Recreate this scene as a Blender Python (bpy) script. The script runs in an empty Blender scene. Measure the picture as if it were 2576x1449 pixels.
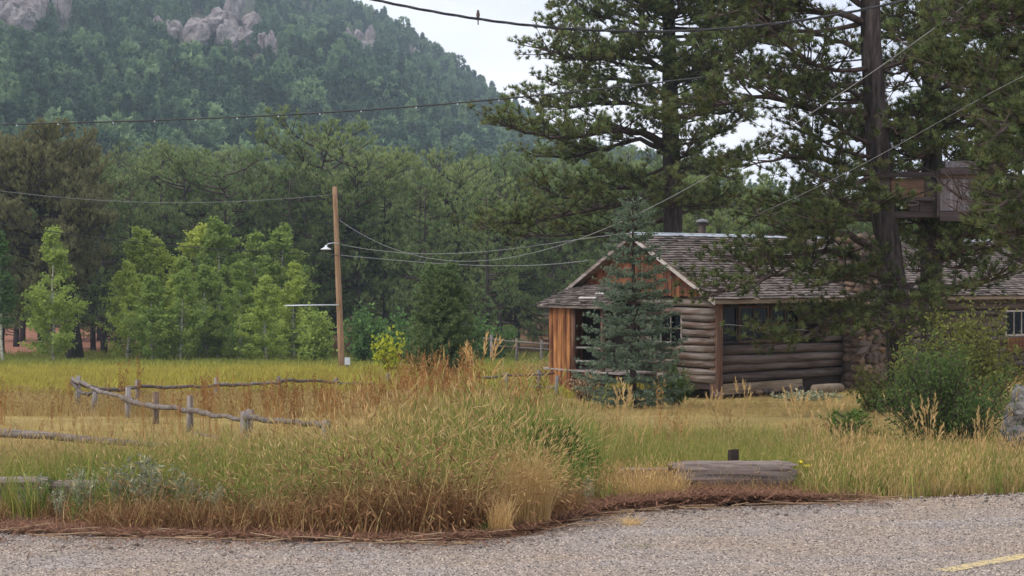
import bpy, math
import numpy as np

# ------------------------------------------------------------------ camera, sky, sun, exposure
SC = bpy.context.scene
COL = SC.collection
EYE = 1.7
cd = bpy.data.cameras.new('camera'); cam = bpy.data.objects.new('camera', cd); COL.objects.link(cam)
cam.location = (0, 0, EYE); cam.rotation_euler = (math.radians(90), 0, 0)
cd.sensor_width = 36; cd.lens = 56.25; cd.shift_y = 50 / 1024
cd.clip_start = 0.1; cd.clip_end = 6000
SC.camera = cam

SUN_EL, SUN_AZ = math.radians(50), math.radians(-112)      # azimuth from +Y towards +X
W = bpy.data.worlds.new('World'); SC.world = W; W.use_nodes = True
wn, wl = W.node_tree.nodes, W.node_tree.links
for n in list(wn): wn.remove(n)
wo = wn.new('ShaderNodeOutputWorld'); bg = wn.new('ShaderNodeBackground'); bg.inputs[1].default_value = 0.11
sky = wn.new('ShaderNodeTexSky'); sky.sky_type = 'NISHITA'; sky.sun_disc = False
sky.sun_elevation = SUN_EL; sky.sun_rotation = SUN_AZ; sky.altitude = 2300
tc = wn.new('ShaderNodeTexCoord'); cn = wn.new('ShaderNodeTexNoise')
cn.inputs['Scale'].default_value = 3.0; cn.inputs['Detail'].default_value = 5; cn.inputs['Roughness'].default_value = .5
mp = wn.new('ShaderNodeMapping'); mp.inputs['Scale'].default_value = (1, 1, 3.2)
wl.new(tc.outputs['Generated'], mp.inputs[0]); wl.new(mp.outputs[0], cn.inputs['Vector'])
cr = wn.new('ShaderNodeValToRGB')
cr.color_ramp.elements[0].position = .3; cr.color_ramp.elements[0].color = (6.3, 6.6, 8.0, 1)
cr.color_ramp.elements[1].position = .72; cr.color_ramp.elements[1].color = (10.2, 10.1, 10.5, 1)
wl.new(cn.outputs[0], cr.inputs[0])
mx = wn.new('ShaderNodeMixRGB'); mx.inputs[0].default_value = .9
wl.new(sky.outputs[0], mx.inputs[1]); wl.new(cr.outputs[0], mx.inputs[2])
wl.new(mx.outputs[0], bg.inputs[0]); wl.new(bg.outputs[0], wo.inputs[0])

sl = bpy.data.lights.new('sun', 'SUN'); so = bpy.data.objects.new('sun', sl); COL.objects.link(so)
sl.energy = 1.5; sl.angle = math.radians(10); sl.color = (1, .95, .86)
so.rotation_euler = (math.pi / 2 - SUN_EL, 0, -SUN_AZ + math.pi)
SC.view_settings.view_transform = 'Standard'; SC.view_settings.look = 'None'
SC.view_settings.exposure = 0.46; SC.view_settings.gamma = 1; SC.view_settings.use_curve_mapping = False
SC.cycles.use_denoising = True
SC.cycles.max_bounces = 6; SC.cycles.diffuse_bounces = 3; SC.cycles.transmission_bounces = 4; SC.cycles.volume_bounces = 0
HAZE_DENSITY = 0.00034

# ------------------------------------------------------------------ helpers
F_D, HOR, CX = 4025.0, 850.3, 1288.0
def at(dx, dy, D):
    """a point at depth D seen at (dx, dy) in the photograph (2576 wide)"""
    return np.array([(dx - CX) / F_D * D, D, EYE + (HOR - dy) / F_D * D])
def RG(s): return np.random.default_rng(s)
def unit(a):
    a = np.asarray(a, float); return a / np.maximum(np.linalg.norm(a, axis=-1, keepdims=True), 1e-9)
def rdir(r, n): return unit(r.normal(size=(n, 3)))
def sstep(a, b, x):
    t = np.clip((np.asarray(x, float) - a) / (b - a), 0, 1); return t * t * (3 - 2 * t)

class NoiseF:
    """cheap smooth value noise by summed sines"""
    def __init__(s, seed, scale, n=7):
        r = RG(seed); a = r.uniform(0, 2 * math.pi, n); k = r.uniform(.5, 2.2, n) / scale
        s.kx, s.ky, s.p = np.cos(a) * k, np.sin(a) * k, r.uniform(0, 6.28, n)
    def __call__(s, x, y):
        x = np.asarray(x, float)[..., None]; y = np.asarray(y, float)[..., None]
        return np.sin(x * s.kx + y * s.ky + s.p).mean(-1) * 1.6

class MB:
    def __init__(s): s.v, s.f, s.n = [], [], 0
    def add(s, V, F, m=0):
        V = np.asarray(V, float).reshape(-1, 3); F = np.asarray(F, int)
        if len(V) == 0 or len(F) == 0: return s
        s.v.append(V); s.f.append((F + s.n, m)); s.n += len(V); return s
    def mesh(s, name, mats, smooth=False, off=None):
        V = np.concatenate(s.v); 
        if off is not None: V = V - np.asarray(off)
        me = bpy.data.meshes.new(name)
        li = np.concatenate([f.ravel() for f, _ in s.f]).astype(np.int32)
        sz = np.concatenate([np.full(len(f), f.shape[1]) for f, _ in s.f])
        mi = np.concatenate([np.full(len(f), m) for f, m in s.f]).astype(np.int32)
        st = np.concatenate([[0], np.cumsum(sz)[:-1]]).astype(np.int32)
        me.vertices.add(len(V)); me.vertices.foreach_set('co', V.astype(np.float32).ravel())
        me.loops.add(len(li)); me.loops.foreach_set('vertex_index', li)
        me.polygons.add(len(sz)); me.polygons.foreach_set('loop_start', st)
        for m in (mats if isinstance(mats, (list, tuple)) else [mats]): me.materials.append(m)
        me.polygons.foreach_set('material_index', mi)
        me.polygons.foreach_set('use_smooth', np.full(len(sz), smooth, dtype=bool))
        me.update(calc_edges=True)
        return me

CUBEF = np.array([[0, 3, 2, 1], [4, 5, 6, 7], [0, 1, 5, 4], [1, 2, 6, 5], [2, 3, 7, 6], [3, 0, 4, 7]])
def box(mb, c, s, rot=None, m=0, jit=0, r=None):
    h = np.asarray(s, float) / 2
    V = np.array([[-1, -1, -1], [1, -1, -1], [1, 1, -1], [-1, 1, -1], [-1, -1, 1], [1, -1, 1], [1, 1, 1], [-1, 1, 1]]) * h
    if jit: V = V + r.uniform(-jit, jit, V.shape)
    if rot is not None: V = V @ np.asarray(rot).T
    return mb.add(V + np.asarray(c), CUBEF, m)
def boxes(mb, C, S, m=0, jit=0, r=None, fn=None):
    """many axis-aligned boxes at once"""
    C, S = np.asarray(C, float), np.asarray(S, float)
    U = np.array([[-1, -1, -1], [1, -1, -1], [1, 1, -1], [-1, 1, -1], [-1, -1, 1], [1, -1, 1], [1, 1, 1], [-1, 1, 1]]) / 2
    V = C[:, None, :] + U[None] * S[:, None, :]
    if jit: V = V + r.uniform(-jit, jit, V.shape)
    V = V.reshape(-1, 3)
    if fn is not None: V = fn(V)
    Fc = (CUBEF[None] + (np.arange(len(C)) * 8)[:, None, None]).reshape(-1, 4)
    return mb.add(V, Fc, m)
def rotz(a): c, s = math.cos(a), math.sin(a); return np.array([[c, -s, 0], [s, c, 0], [0, 0, 1]])
def rotx(a): c, s = math.cos(a), math.sin(a); return np.array([[1, 0, 0], [0, c, -s], [0, s, c]])
def roty(a): c, s = math.cos(a), math.sin(a); return np.array([[c, 0, s], [0, 1, 0], [-s, 0, c]])

def tube(mb, P, rad, n=6, m=0, cap=True, r=None, jit=0.0):
    P = np.asarray(P, float); k = len(P); rad = np.broadcast_to(np.asarray(rad, float), (k,))
    T = unit(np.gradient(P, axis=0)); ref = np.array([0, 0, 1.]) if abs(T[:, 2]).mean() < .8 else np.array([1., 0, 0])
    A = unit(np.cross(T, ref)); B = np.cross(A, T)
    a = np.arange(n) / n * 2 * math.pi
    rr = rad[:, None] * (1 + (r.uniform(-jit, jit, (k, n)) if jit else 0))
    V = P[:, None] + rr[..., None] * (np.cos(a)[None, :, None] * A[:, None] + np.sin(a)[None, :, None] * B[:, None])
    i = np.arange(k - 1)[:, None] * n; j = np.arange(n)[None]; j2 = (j + 1) % n
    Fq = np.stack([i + j, i + n + j, i + n + j2, i + j2], -1).reshape(-1, 4)
    base = mb.n
    mb.add(V.reshape(-1, 3), Fq, m)
    if cap:
        mb.f.append((np.arange(n)[None] + base, m)); mb.f.append((np.arange(n)[::-1][None] + base + (k - 1) * n, m))
    return mb
def sticks(mb, A, B, ra, rb, n=3, m=0):
    A, B = np.asarray(A, float), np.asarray(B, float)
    if not len(A): return mb
    N = len(A); T = unit(B - A); X = unit(np.cross(T, np.array([.31, .17, .93]))); Y = np.cross(T, X)
    a = np.arange(n) / n * 2 * math.pi
    C = np.cos(a)[None, :, None] * X[:, None] + np.sin(a)[None, :, None] * Y[:, None]
    ra = np.broadcast_to(ra, (N,))[:, None, None]; rb = np.broadcast_to(rb, (N,))[:, None, None]
    V = np.concatenate([A[:, None] + C * ra, B[:, None] + C * rb], 1)
    j = np.arange(n); Fq = np.stack([j, j + n, (j + 1) % n + n, (j + 1) % n], -1)
    return mb.add(V.reshape(-1, 3), (Fq[None] + (np.arange(N) * 2 * n)[:, None, None]).reshape(-1, 4), m)
def needles(mb, P, Dr, r, k=12, L=.14, w=.012, spread=.7, back=.06, m=0, lv=.25):
    """brush-like tufts of thin triangles"""
    N = len(P)
    if not N: return mb
    d = unit(Dr[:, None] + rdir(r, N * k).reshape(N, k, 3) * spread).reshape(-1, 3)
    b = np.repeat(P, k, 0) - np.repeat(Dr, k, 0) * r.uniform(0, back, (N * k, 1))
    Ls = L * r.uniform(1 - lv, 1 + lv, (N * k, 1)); s = unit(np.cross(d, rdir(r, N * k))) * w * .5
    V = np.stack([b - s, b + s, b + d * Ls], 1)
    return mb.add(V.reshape(-1, 3), np.arange(N * k * 3).reshape(-1, 3), m)
def leaves(mb, P, r, L=.1, w=.07, m=0, nrm=None, lv=.35):
    N = len(P)
    if not N: return mb
    d = rdir(r, N) if nrm is None else unit(nrm + rdir(r, N) * .8)
    s = unit(np.cross(d, rdir(r, N))); k = r.uniform(1 - lv, 1 + lv, (N, 1))
    V = np.stack([P, P + d * L * .5 * k + s * w * .5 * k, P + d * L * k, P + d * L * .5 * k - s * w * .5 * k], 1)
    return mb.add(V.reshape(-1, 3), np.arange(N * 4).reshape(-1, 4), m)
def blades(mb, r, n, h, hv=.3, disc=.06, lean=.35, droop=.3, w=.008, seg=3, m=0, tip=None):
    """curved grass blades; returns the tips and their directions"""
    az = r.uniform(0, 2 * math.pi, n); rr = disc * np.sqrt(r.uniform(0, 1, n)); a0 = r.uniform(0, 2 * math.pi, n)
    base = np.stack([rr * np.cos(a0), rr * np.sin(a0), np.full(n, -.02)], -1)
    H = h * r.uniform(1 - hv, 1 + hv, n); ln = lean * r.uniform(.2, 1.3, n); dr = droop * r.uniform(0, 1.4, n)
    t = np.linspace(0, 1, seg + 1)
    out = np.stack([np.cos(az), np.sin(az), 0 * az], -1); sd = np.stack([-np.sin(az + r.normal(0, .7, n)), np.cos(az + r.normal(0, .7, n)), 0 * az], -1)
    Pt = base[:, None] + out[:, None] * (H * ln)[:, None, None] * (t ** 1.8)[None, :, None]
    Pt[..., 2] += H[:, None] * (t[None] - dr[:, None] * t[None] ** 3)
    wd = w * r.uniform(.7, 1.3, n)
    V = []
    for i in range(seg):
        k = wd[:, None] * .5 * (1 - .25 * i)
        V += [Pt[:, i] - sd * k, Pt[:, i] + sd * k]
    V.append(Pt[:, seg]); V = np.stack(V, 1); nv = 2 * seg + 1
    o = (np.arange(n) * nv)[:, None, None]
    q = np.array([[2 * i, 2 * i + 1, 2 * i + 3, 2 * i + 2] for i in range(seg - 1)])
    base_n = mb.n
    if seg > 1: mb.add(V.reshape(-1, 3), (q[None] + o).reshape(-1, 4), m)
    else: mb.add(V.reshape(-1, 3), np.zeros((0, 4)), m)
    mb.f.append(((np.array([[2 * seg - 2, 2 * seg - 1, 2 * seg]])[None] + o).reshape(-1, 3) + base_n, m))
    return Pt[:, seg], unit(Pt[:, seg] - Pt[:, seg - 1])
def heads(mb, P, Dr, r, L=.1, w=.018, m=0):
    """seed heads: slim four-sided spindles"""
    N = len(P); X = unit(np.cross(Dr, rdir(r, N))); Y = np.cross(Dr, X); k = r.uniform(.7, 1.25, (N, 1))
    C = P + Dr * L * .35 * k
    V = np.stack([P - Dr * L * .15, C + X * w * k, C + Y * w * k, C - X * w * k, C - Y * w * k, P + Dr * L * k], 1)
    f = np.array([[0, 2, 1], [0, 3, 2], [0, 4, 3], [0, 1, 4], [5, 1, 2], [5, 2, 3], [5, 3, 4], [5, 4, 1]])
    return mb.add(V.reshape(-1, 3), (f[None] + (np.arange(N) * 6)[:, None, None]).reshape(-1, 3), m)

def tag(o, label=None, cat=None, group=None, kind=None):
    if label: o['label'] = label
    if cat: o['category'] = cat
    if group: o['group'] = group
    if kind: o['kind'] = kind
    return o
def link(name, data, parent=None):
    o = bpy.data.objects.new(name, data); COL.objects.link(o)
    if parent is not None: o.parent = parent
    return o
def thing(name, label, cat, loc=(0, 0, 0), group=None, rz=0):
    o = link(name, None); o.location = tuple(float(v) for v in loc); o.rotation_euler = (0, 0, rz); o.empty_display_size = .3
    return tag(o, label, cat, group)
def root_off(o):
    while o.parent is not None: o = o.parent
    return np.array(o.location)
def part(name, mb, mats, parent, smooth=False, local=False, label=None, kind=None):
    """mesh part; vertices are in world space unless local"""
    o = link(name, mb.mesh(name, mats, smooth, None if local else root_off(parent)), parent)
    return tag(o, label, None, None, kind)
def kids(o): return [c for c in bpy.data.objects if c.parent is o]
def dup(root, loc, rz=0, sc=1, label=None, group=None, ch=None):
    c = root.copy(); COL.objects.link(c); c.location = tuple(float(v) for v in loc); c.rotation_euler = (0, 0, rz)
    c.scale = (sc, sc, sc) if np.isscalar(sc) else sc
    if label: c['label'] = label
    if group: c['group'] = group
    for k in (ch if ch is not None else kids(root)):
        d = k.copy(); COL.objects.link(d); d.parent = c
    return c

# ------------------------------------------------------------------ materials
def newmat(name):
    m = bpy.data.materials.new(name); m.use_nodes = True; t = m.node_tree
    for n in list(t.nodes): t.nodes.remove(n)
    o = t.nodes.new('ShaderNodeOutputMaterial'); return m, t, o
def nd(t, typ, **kw):
    n = t.nodes.new(typ)
    for k, v in kw.items():
        if k in n.inputs.keys(): n.inputs[k].default_value = v
        else: setattr(n, k, v)
    return n
def rgba(c): return (c[0], c[1], c[2], 1)
def mixc(t, fac, a, b, mode='MIX'):
    n = t.nodes.new('ShaderNodeMixRGB'); n.blend_type = mode
    for i, v in ((0, fac), (1, a), (2, b)):
        if isinstance(v, bpy.types.NodeSocket): t.links.new(v, n.inputs[i])
        elif i == 0: n.inputs[0].default_value = v
        else: n.inputs[i].default_value = rgba(v)
    return n.outputs[0]
def noise(t, scale, detail=4, rough=.55, vec=None, stretch=None, co='Object'):
    c = t.nodes.new('ShaderNodeTexCoord'); v = c.outputs[co]
    if stretch is not None:
        mpn = nd(t, 'ShaderNodeMapping'); mpn.inputs['Scale'].default_value = stretch; t.links.new(v, mpn.inputs[0]); v = mpn.outputs[0]
    n = nd(t, 'ShaderNodeTexNoise', Scale=scale, Detail=detail, Roughness=rough); t.links.new(v, n.inputs['Vector'])
    return n.outputs[0]
def ramp(t, fac, stops):
    n = t.nodes.new('ShaderNodeValToRGB'); e = n.color_ramp.elements
    while len(e) < len(stops): e.new(.5)
    for i, (p, c) in enumerate(stops): e[i].position = p; e[i].color = rgba(c) if not np.isscalar(c) else (c, c, c, 1)
    t.links.new(fac, n.inputs[0]); return n.outputs[0]
def foliage(name, c1, c2, transl=.3, c3=None, patch=.25):
    """leaf colour varies from leaf to leaf and from plant to plant"""
    m, t, o = newmat(name)
    g = t.nodes.new('ShaderNodeNewGeometry'); oi = t.nodes.new('ShaderNodeObjectInfo')
    col = mixc(t, g.outputs['Random Per Island'], c1, c2)
    if c3 is not None: col = mixc(t, ramp(t, oi.outputs['Random'], [(.45, 0), (1, .85)]), col, c3)
    hs = nd(t, 'ShaderNodeHueSaturation'); t.links.new(col, hs.inputs['Color'])
    mr = nd(t, 'ShaderNodeMapRange'); mr.inputs[3].default_value = 1 - patch; mr.inputs[4].default_value = 1 + patch
    t.links.new(oi.outputs['Random'], mr.inputs[0]); t.links.new(mr.outputs[0], hs.inputs['Value']); col = hs.outputs[0]
    d = nd(t, 'ShaderNodeBsdfDiffuse'); t.links.new(col, d.inputs[0])
    if transl:
        tr = nd(t, 'ShaderNodeBsdfTranslucent'); t.links.new(col, tr.inputs[0])
        ms = nd(t, 'ShaderNodeMixShader', Fac=transl); t.links.new(d.outputs[0], ms.inputs[1]); t.links.new(tr.outputs[0], ms.inputs[2])
        t.links.new(ms.outputs[0], o.inputs[0])
    else: t.links.new(d.outputs[0], o.inputs[0])
    return m
def surf(name, colf, rough=.85, bump=None, bs=.3, bd=.02, spec=.25, metal=0):
    m, t, o = newmat(name)
    p = nd(t, 'ShaderNodeBsdfPrincipled', Roughness=rough, Metallic=metal); p.inputs['Specular IOR Level'].default_value = spec
    c = colf(t)
    if isinstance(c, bpy.types.NodeSocket): t.links.new(c, p.inputs['Base Color'])
    else: p.inputs['Base Color'].default_value = rgba(c)
    if bump:
        b = nd(t, 'ShaderNodeBump', Strength=bs, Distance=bd); t.links.new(bump(t), b.inputs['Height']); t.links.new(b.outputs[0], p.inputs['Normal'])
    t.links.new(p.outputs[0], o.inputs[0]); return m
def isl(t, lo, hi):
    g = t.nodes.new('ShaderNodeNewGeometry'); mr = nd(t, 'ShaderNodeMapRange'); mr.inputs[3].default_value = lo; mr.inputs[4].default_value = hi
    t.links.new(g.outputs['Random Per Island'], mr.inputs[0]); return mr.outputs[0]
def orand(t, lo, hi):
    g = t.nodes.new('ShaderNodeObjectInfo'); mr = nd(t, 'ShaderNodeMapRange'); mr.inputs[3].default_value = lo; mr.inputs[4].default_value = hi
    t.links.new(g.outputs['Random'], mr.inputs[0]); return mr.outputs[0]
def mul(t, col, fac):
    h = nd(t, 'ShaderNodeHueSaturation'); t.links.new(col, h.inputs['Color']); t.links.new(fac, h.inputs['Value']); return h.outputs[0]
def wood(name, grey, brown, axis, bias=.5, dark=.35, rnd=.2, sc=1.0):
    st = [22 * sc] * 3; st[axis] = 1.1 * sc; st = tuple(st); st2 = [5 * sc] * 3; st2[axis] = .9 * sc
    def colf(t):
        n1 = noise(t, 1.0, 5, .6, stretch=st); n2 = noise(t, 1.0, 4, .6, stretch=tuple(st2))
        base = mixc(t, ramp(t, n2, [(bias - .13, 0), (bias + .13, 1)]), grey, brown)
        base = mul(t, base, ramp(t, n1, [(.3, dark), (.5, .85), (.72, 1.25)]))
        return mul(t, base, orand(t, 1 - rnd, 1 + rnd))
    return surf(name, colf, .9, lambda t: noise(t, 1.0, 5, .6, stretch=st), .6, .012)
def plain(name, c, rough=.6, metal=0, var=.25, scale=8, spec=.3):
    return surf(name, lambda t: mul(t, mixc(t, 0, c, c), ramp(t, noise(t, scale, 4), [(.3, 1 - var), (.7, 1 + var)])), rough, metal=metal, spec=spec)

M = {}
M['pine'] = foliage('pine_needles', (.075, .1, .042), (.15, .185, .075), .25)
M['pine_light'] = foliage('pine_needles_light', (.17, .22, .085), (.29, .35, .135), .35)
M['pine_olive'] = foliage('pine_needles_olive', (.13, .14, .05), (.2, .205, .075), .25)
M['pine_mid'] = foliage('forest_pine_needles', (.105, .16, .066), (.29, .375, .15), .38, (.29, .33, .13), .35)
M['pine_brown'] = foliage('dying_pine_needles', (.16, .155, .075), (.29, .275, .13), .28)
M['pine_far'] = foliage('hillside_needles', (.05, .105, .062), (.155, .24, .12), .15, (.19, .26, .12), .5)
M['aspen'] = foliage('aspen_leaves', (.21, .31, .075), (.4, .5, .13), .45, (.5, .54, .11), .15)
M['aspen_dark'] = foliage('shaded_aspen_leaves', (.08, .15, .05), (.16, .26, .08), .35)  # leaves of a darker green, for the edge aspen and some shrubs
M['spruce'] = foliage('blue_spruce_needles', (.13, .19, .12), (.32, .4, .28), .25)
M['juniper'] = foliage('juniper_needles', (.1, .16, .065), (.27, .35, .14), .3)
M['shrub'] = foliage('shrub_leaves', (.075, .13, .04), (.19, .265, .08), .4)
M['shrub_yellow'] = foliage('yellowing_shrub_leaves', (.13, .15, .04), (.26, .27, .08), .35)
M['yellow_leaf'] = foliage('yellow_leaves', (.3, .36, .04), (.55, .55, .06), .4)
M['dark_bush'] = foliage('dark_bush_leaves', (.05, .06, .022), (.12, .13, .035), .3)
M['sage'] = foliage('sage_leaves', (.22, .23, .14), (.42, .42, .29), .2)
M['tan'] = foliage('tan_grass', (.36, .25, .11), (.62, .46, .22), .25, (.42, .33, .11), .2)
M['straw'] = foliage('straw_grass', (.5, .33, .13), (.75, .54, .26), .25)
M['green'] = foliage('green_grass', (.13, .19, .04), (.32, .36, .09), .3, (.29, .28, .08), .25)
M['yard'] = foliage('yellow_green_grass', (.2, .23, .045), (.4, .41, .1), .3, (.36, .33, .1), .2)
M['lush'] = foliage('lush_grass', (.09, .17, .035), (.2, .3, .07), .3, (.17, .24, .06), .2)
M['brown'] = foliage('dead_brown_grass', (.15, .07, .035), (.38, .215, .11), .15, (.27, .16, .075), .3)
M['rust'] = foliage('rust_seed_stalks', (.27, .13, .05), (.5, .27, .11), .2, (.42, .25, .1), .25)
M['meadow'] = foliage('meadow_grass', (.31, .275, .055), (.52, .44, .11), .25, (.4, .36, .065), .25)
M['meadow_green'] = foliage('meadow_green_grass', (.17, .2, .045), (.3, .32, .075), .25)
M['litter'] = foliage('fallen_needles', (.12, .06, .04), (.36, .19, .12), 0)
M['twig'] = foliage('dry_twigs', (.3, .2, .12), (.42, .3, .19), 0)
M['bark'] = surf('pine_bark', lambda t: ramp(t, noise(t, 1, 5, .65, stretch=(9, 9, 1.6)), [(.32, (.02, .016, .015)), (.55, (.075, .06, .055)), (.75, (.15, .125, .115))]),
                 .95, lambda t: noise(t, 1, 5, .65, stretch=(9, 9, 1.6)), .9, .05, .1)
M['limb'] = surf('limb_bark', lambda t: ramp(t, noise(t, 6, 4), [(.35, (.05, .036, .031)), (.7, (.12, .09, .077))]), .95, spec=.1)
M['aspen_bark'] = surf('aspen_bark', lambda t: ramp(t, noise(t, 1, 4, stretch=(3, 3, 6)), [(.36, (.12, .11, .09)), (.46, (.4, .38, .31)), (.7, (.55, .53, .44))]), .85)
M['rail'] = wood('weathered_rail', (.22, .19, .17), (.13, .09, .065), 0, .55)
M['post'] = wood('weathered_post', (.28, .25, .235), (.18, .12, .08), 2, .58)
M['pole'] = wood('pole_wood', (.36, .21, .115), (.43, .27, .16), 2, .5, .55, .05)
M['rock'] = surf('granite', lambda t: mul(t, mixc(t, ramp(t, noise(t, .18, 6, .65), [(.4, 0), (.62, 1)]), (.25, .2, .195), (.37, .325, .31)),
                 ramp(t, noise(t, .6, 6, .7, stretch=(1, 1, .6)), [(.36, .3), (.46, .9), (.7, 1.25)])), .95, lambda t: noise(t, .5, 6, .7), 1.0, 1.2, .1)
M['boulder'] = surf('boulder_stone', lambda t: ramp(t, noise(t, 1, 6, .65, stretch=(3, 3, 9)), [(.3, (.06, .055, .055)), (.5, (.19, .175, .165)), (.7, (.3, .285, .27))]),
                    .95, lambda t: noise(t, 1, 6, .7, stretch=(4, 4, 12)), .9, .06, .1)
M['stone'] = surf('chimney_stone', lambda t: mul(t, mul(t, mixc(t, orand(t, 0, 1), (.14, .11, .095), (.23, .15, .1)), ramp(t, noise(t, 14, 5), [(.3, .55), (.7, 1.25)])),
                  orand(t, .7, 1.25)), .95, lambda t: noise(t, 12, 5), .6, .03, .1)
M['mortar'] = plain('mortar', (.16, .13, .11), .95)
M['wire'] = plain('cable_sheath', (.05, .05, .052), .7)
M['wire_light'] = plain('bare_cable', (.24, .24, .235), .6)
M['metal'] = plain('galvanised_metal', (.62, .65, .7), .5, .3, .12)
M['white'] = plain('white_enamel', (.72, .74, .76), .4, 0, .06)
M['yellow'] = surf('road_paint', lambda t: mixc(t, ramp(t, noise(t, 16, 6, .75), [(.42, 1), (.5, 0)]), (.58, .44, .2), (.25, .21, .17)), .9)
M['deadlog'] = wood('timber_wood', (.25, .2, .175), (.17, .12, .095), 0, .55, .2, .08)

# ------------------------------------------------------------------ ground, road, mountain
nA, nB, nC = NoiseF(1, 14), NoiseF(2, 3.2), NoiseF(3, 90)
def gz(x, y):
    x, y = np.asarray(x, float), np.asarray(y, float)
    z = .3 * np.exp(-((x + .8) / 2.6) ** 2 - ((y - 23) / 4.) ** 2)                 # a low rise in the tall grass
    z = z + sstep(19, 26, y) * .06 * nB(x, y) * (1 - sstep(60, 90, y) * .5)
    z = z + .05 * np.clip(y - 112, 0, 190) + .6 * sstep(118, 150, y) * nA(x, y) + sstep(250, 330, y) * 1.0 * nC(x, y)
    z = z + sstep(4, 16, x) * sstep(28, 60, y) * .35                               # the yard climbs a little to the right
    return z
EDGE = np.array([(-900, 1330), (0, 1342), (300, 1352), (700, 1362), (1000, 1368), (1200, 1362), (1330, 1345), (1450, 1312), (1560, 1290), (1800, 1276), (2070, 1268), (2300, 1256), (2576, 1245), (3500, 1210)], float)
def edge_y(x):
    D = EYE * F_D / (EDGE[:, 1] - HOR); X = (EDGE[:, 0] - CX) / F_D * D
    return np.interp(x, X, D)

ys = np.concatenate([np.linspace(-40, 8, 9)[:-1], np.arange(8, 26, .35), np.arange(26, 60, 1.), np.arange(60, 130, 2.5), np.arange(130, 420, 8), np.linspace(430, 1295, 20)])
xs = np.concatenate([-np.geomspace(20, 1090, 40)[::-1], np.linspace(-19, 19, 115), np.geomspace(20, 1090, 40)])
X, Y = np.meshgrid(xs, ys)
Z = gz(X, Y)
mb = MB(); nx, ny = len(xs), len(ys)
i, j = np.meshgrid(np.arange(nx - 1), np.arange(ny - 1)); q = (j * nx + i)
mb.add(np.stack([X, Y, Z], -1), np.stack([q, q + 1, q + nx + 1, q + nx], -1).reshape(-1, 4))
# soil and turf colour: what grows or lies where
def blend(c, a, f): return c * (1 - f[..., None]) + np.array(a) * f[..., None]
col = np.zeros(X.shape + (3,)) + np.array((.24, .17, .08))
col = blend(col, (.33, .25, .09), sstep(20, 30, Y + 2 * nB(X, Y)))
col = blend(col, (.33, .3, .06), sstep(47, 58, Y + 5 * nA(X, Y)) * (1 - sstep(-1, 6, X)))
col = blend(col, (.36, .29, .1), sstep(47, 58, Y + 5 * nA(X, Y)) * sstep(-1, 6, X))
col = blend(col, (.16, .17, .05), sstep(78, 92, Y + 6 * nA(X, Y)))
col = blend(col, (.3, .24, .08), sstep(34, 40, Y) * (1 - sstep(50, 62, Y)) * (1 - sstep(-10, -5, X)))
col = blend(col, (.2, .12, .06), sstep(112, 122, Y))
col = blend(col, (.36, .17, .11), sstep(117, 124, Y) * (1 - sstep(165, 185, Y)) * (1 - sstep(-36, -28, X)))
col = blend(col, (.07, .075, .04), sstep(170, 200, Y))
lit = 1 - sstep(1.2, 2.2, Y - edge_y(X))
col = blend(col, (.13, .07, .045), lit)
col = blend(col, (.15, .07, .045), np.exp(-((X - 2.0) / 1.5) ** 4 - ((Y - 17.) / 1.2) ** 4))
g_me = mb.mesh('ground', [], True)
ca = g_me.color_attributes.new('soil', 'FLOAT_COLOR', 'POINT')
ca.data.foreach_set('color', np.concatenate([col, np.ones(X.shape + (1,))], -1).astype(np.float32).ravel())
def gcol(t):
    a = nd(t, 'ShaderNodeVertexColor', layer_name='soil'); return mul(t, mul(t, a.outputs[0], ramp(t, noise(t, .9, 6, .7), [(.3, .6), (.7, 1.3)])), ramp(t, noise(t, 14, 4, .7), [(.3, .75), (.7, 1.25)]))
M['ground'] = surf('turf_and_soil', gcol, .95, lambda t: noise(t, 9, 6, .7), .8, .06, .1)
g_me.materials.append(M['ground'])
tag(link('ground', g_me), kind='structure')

def roadcol(t):
    big = ramp(t, noise(t, .55, 5, .6, stretch=(1, 1.6, 1)), [(.36, 0), (.62, 1)])
    base = mixc(t, big, (.295, .258, .235), (.325, .25, .185))
    wear = ramp(t, noise(t, .9, 5, .65, stretch=(.6, 2, 1)), [(.55, 0), (.68, .7)])
    base = mixc(t, wear, base, (.38, .34, .315))
    c = t.nodes.new('ShaderNodeTexCoord')
    v = nd(t, 'ShaderNodeTexVoronoi', Scale=78.0); t.links.new(c.outputs['Object'], v.inputs['Vector'])
    sp = nd(t, 'ShaderNodeSeparateColor'); t.links.new(v.outputs['Color'], sp.inputs[0])
    base = mul(t, base, ramp(t, sp.outputs[0], [(.0, .7), (.35, .92), (.8, 1.05), (1, 1.25)]))
    v2 = nd(t, 'ShaderNodeTexVoronoi', Scale=23.0); t.links.new(c.outputs['Object'], v2.inputs['Vector'])
    s2 = nd(t, 'ShaderNodeSeparateColor'); t.links.new(v2.outputs['Color'], s2.inputs[0])
    return mul(t, base, ramp(t, s2.outputs[1], [(.0, .85), (.5, 1.), (1, 1.15)]))
def roadbump(t):
    c = t.nodes.new('ShaderNodeTexCoord'); v = nd(t, 'ShaderNodeTexVoronoi', Scale=78.0); t.links.new(c.outputs['Object'], v.inputs['Vector']); return v.outputs['Distance']
M['road'] = surf('chip_seal', roadcol, .95, roadbump, .7, .01, .1)
rx = np.concatenate([np.linspace(-120, -9, 30), np.linspace(-8.8, 12, 210), np.linspace(12.5, 120, 30)])
nE = NoiseF(8, .5)
top = edge_y(rx) + .05 * nE(rx, rx * 0) + .04 * nB(rx * 4, rx)
rows = np.concatenate([np.linspace(-45, 10, 6), np.linspace(10.5, 12.6, 4)])
P = [np.stack([rx, np.full_like(rx, y), np.full_like(rx, .012)], -1) for y in rows]
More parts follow.
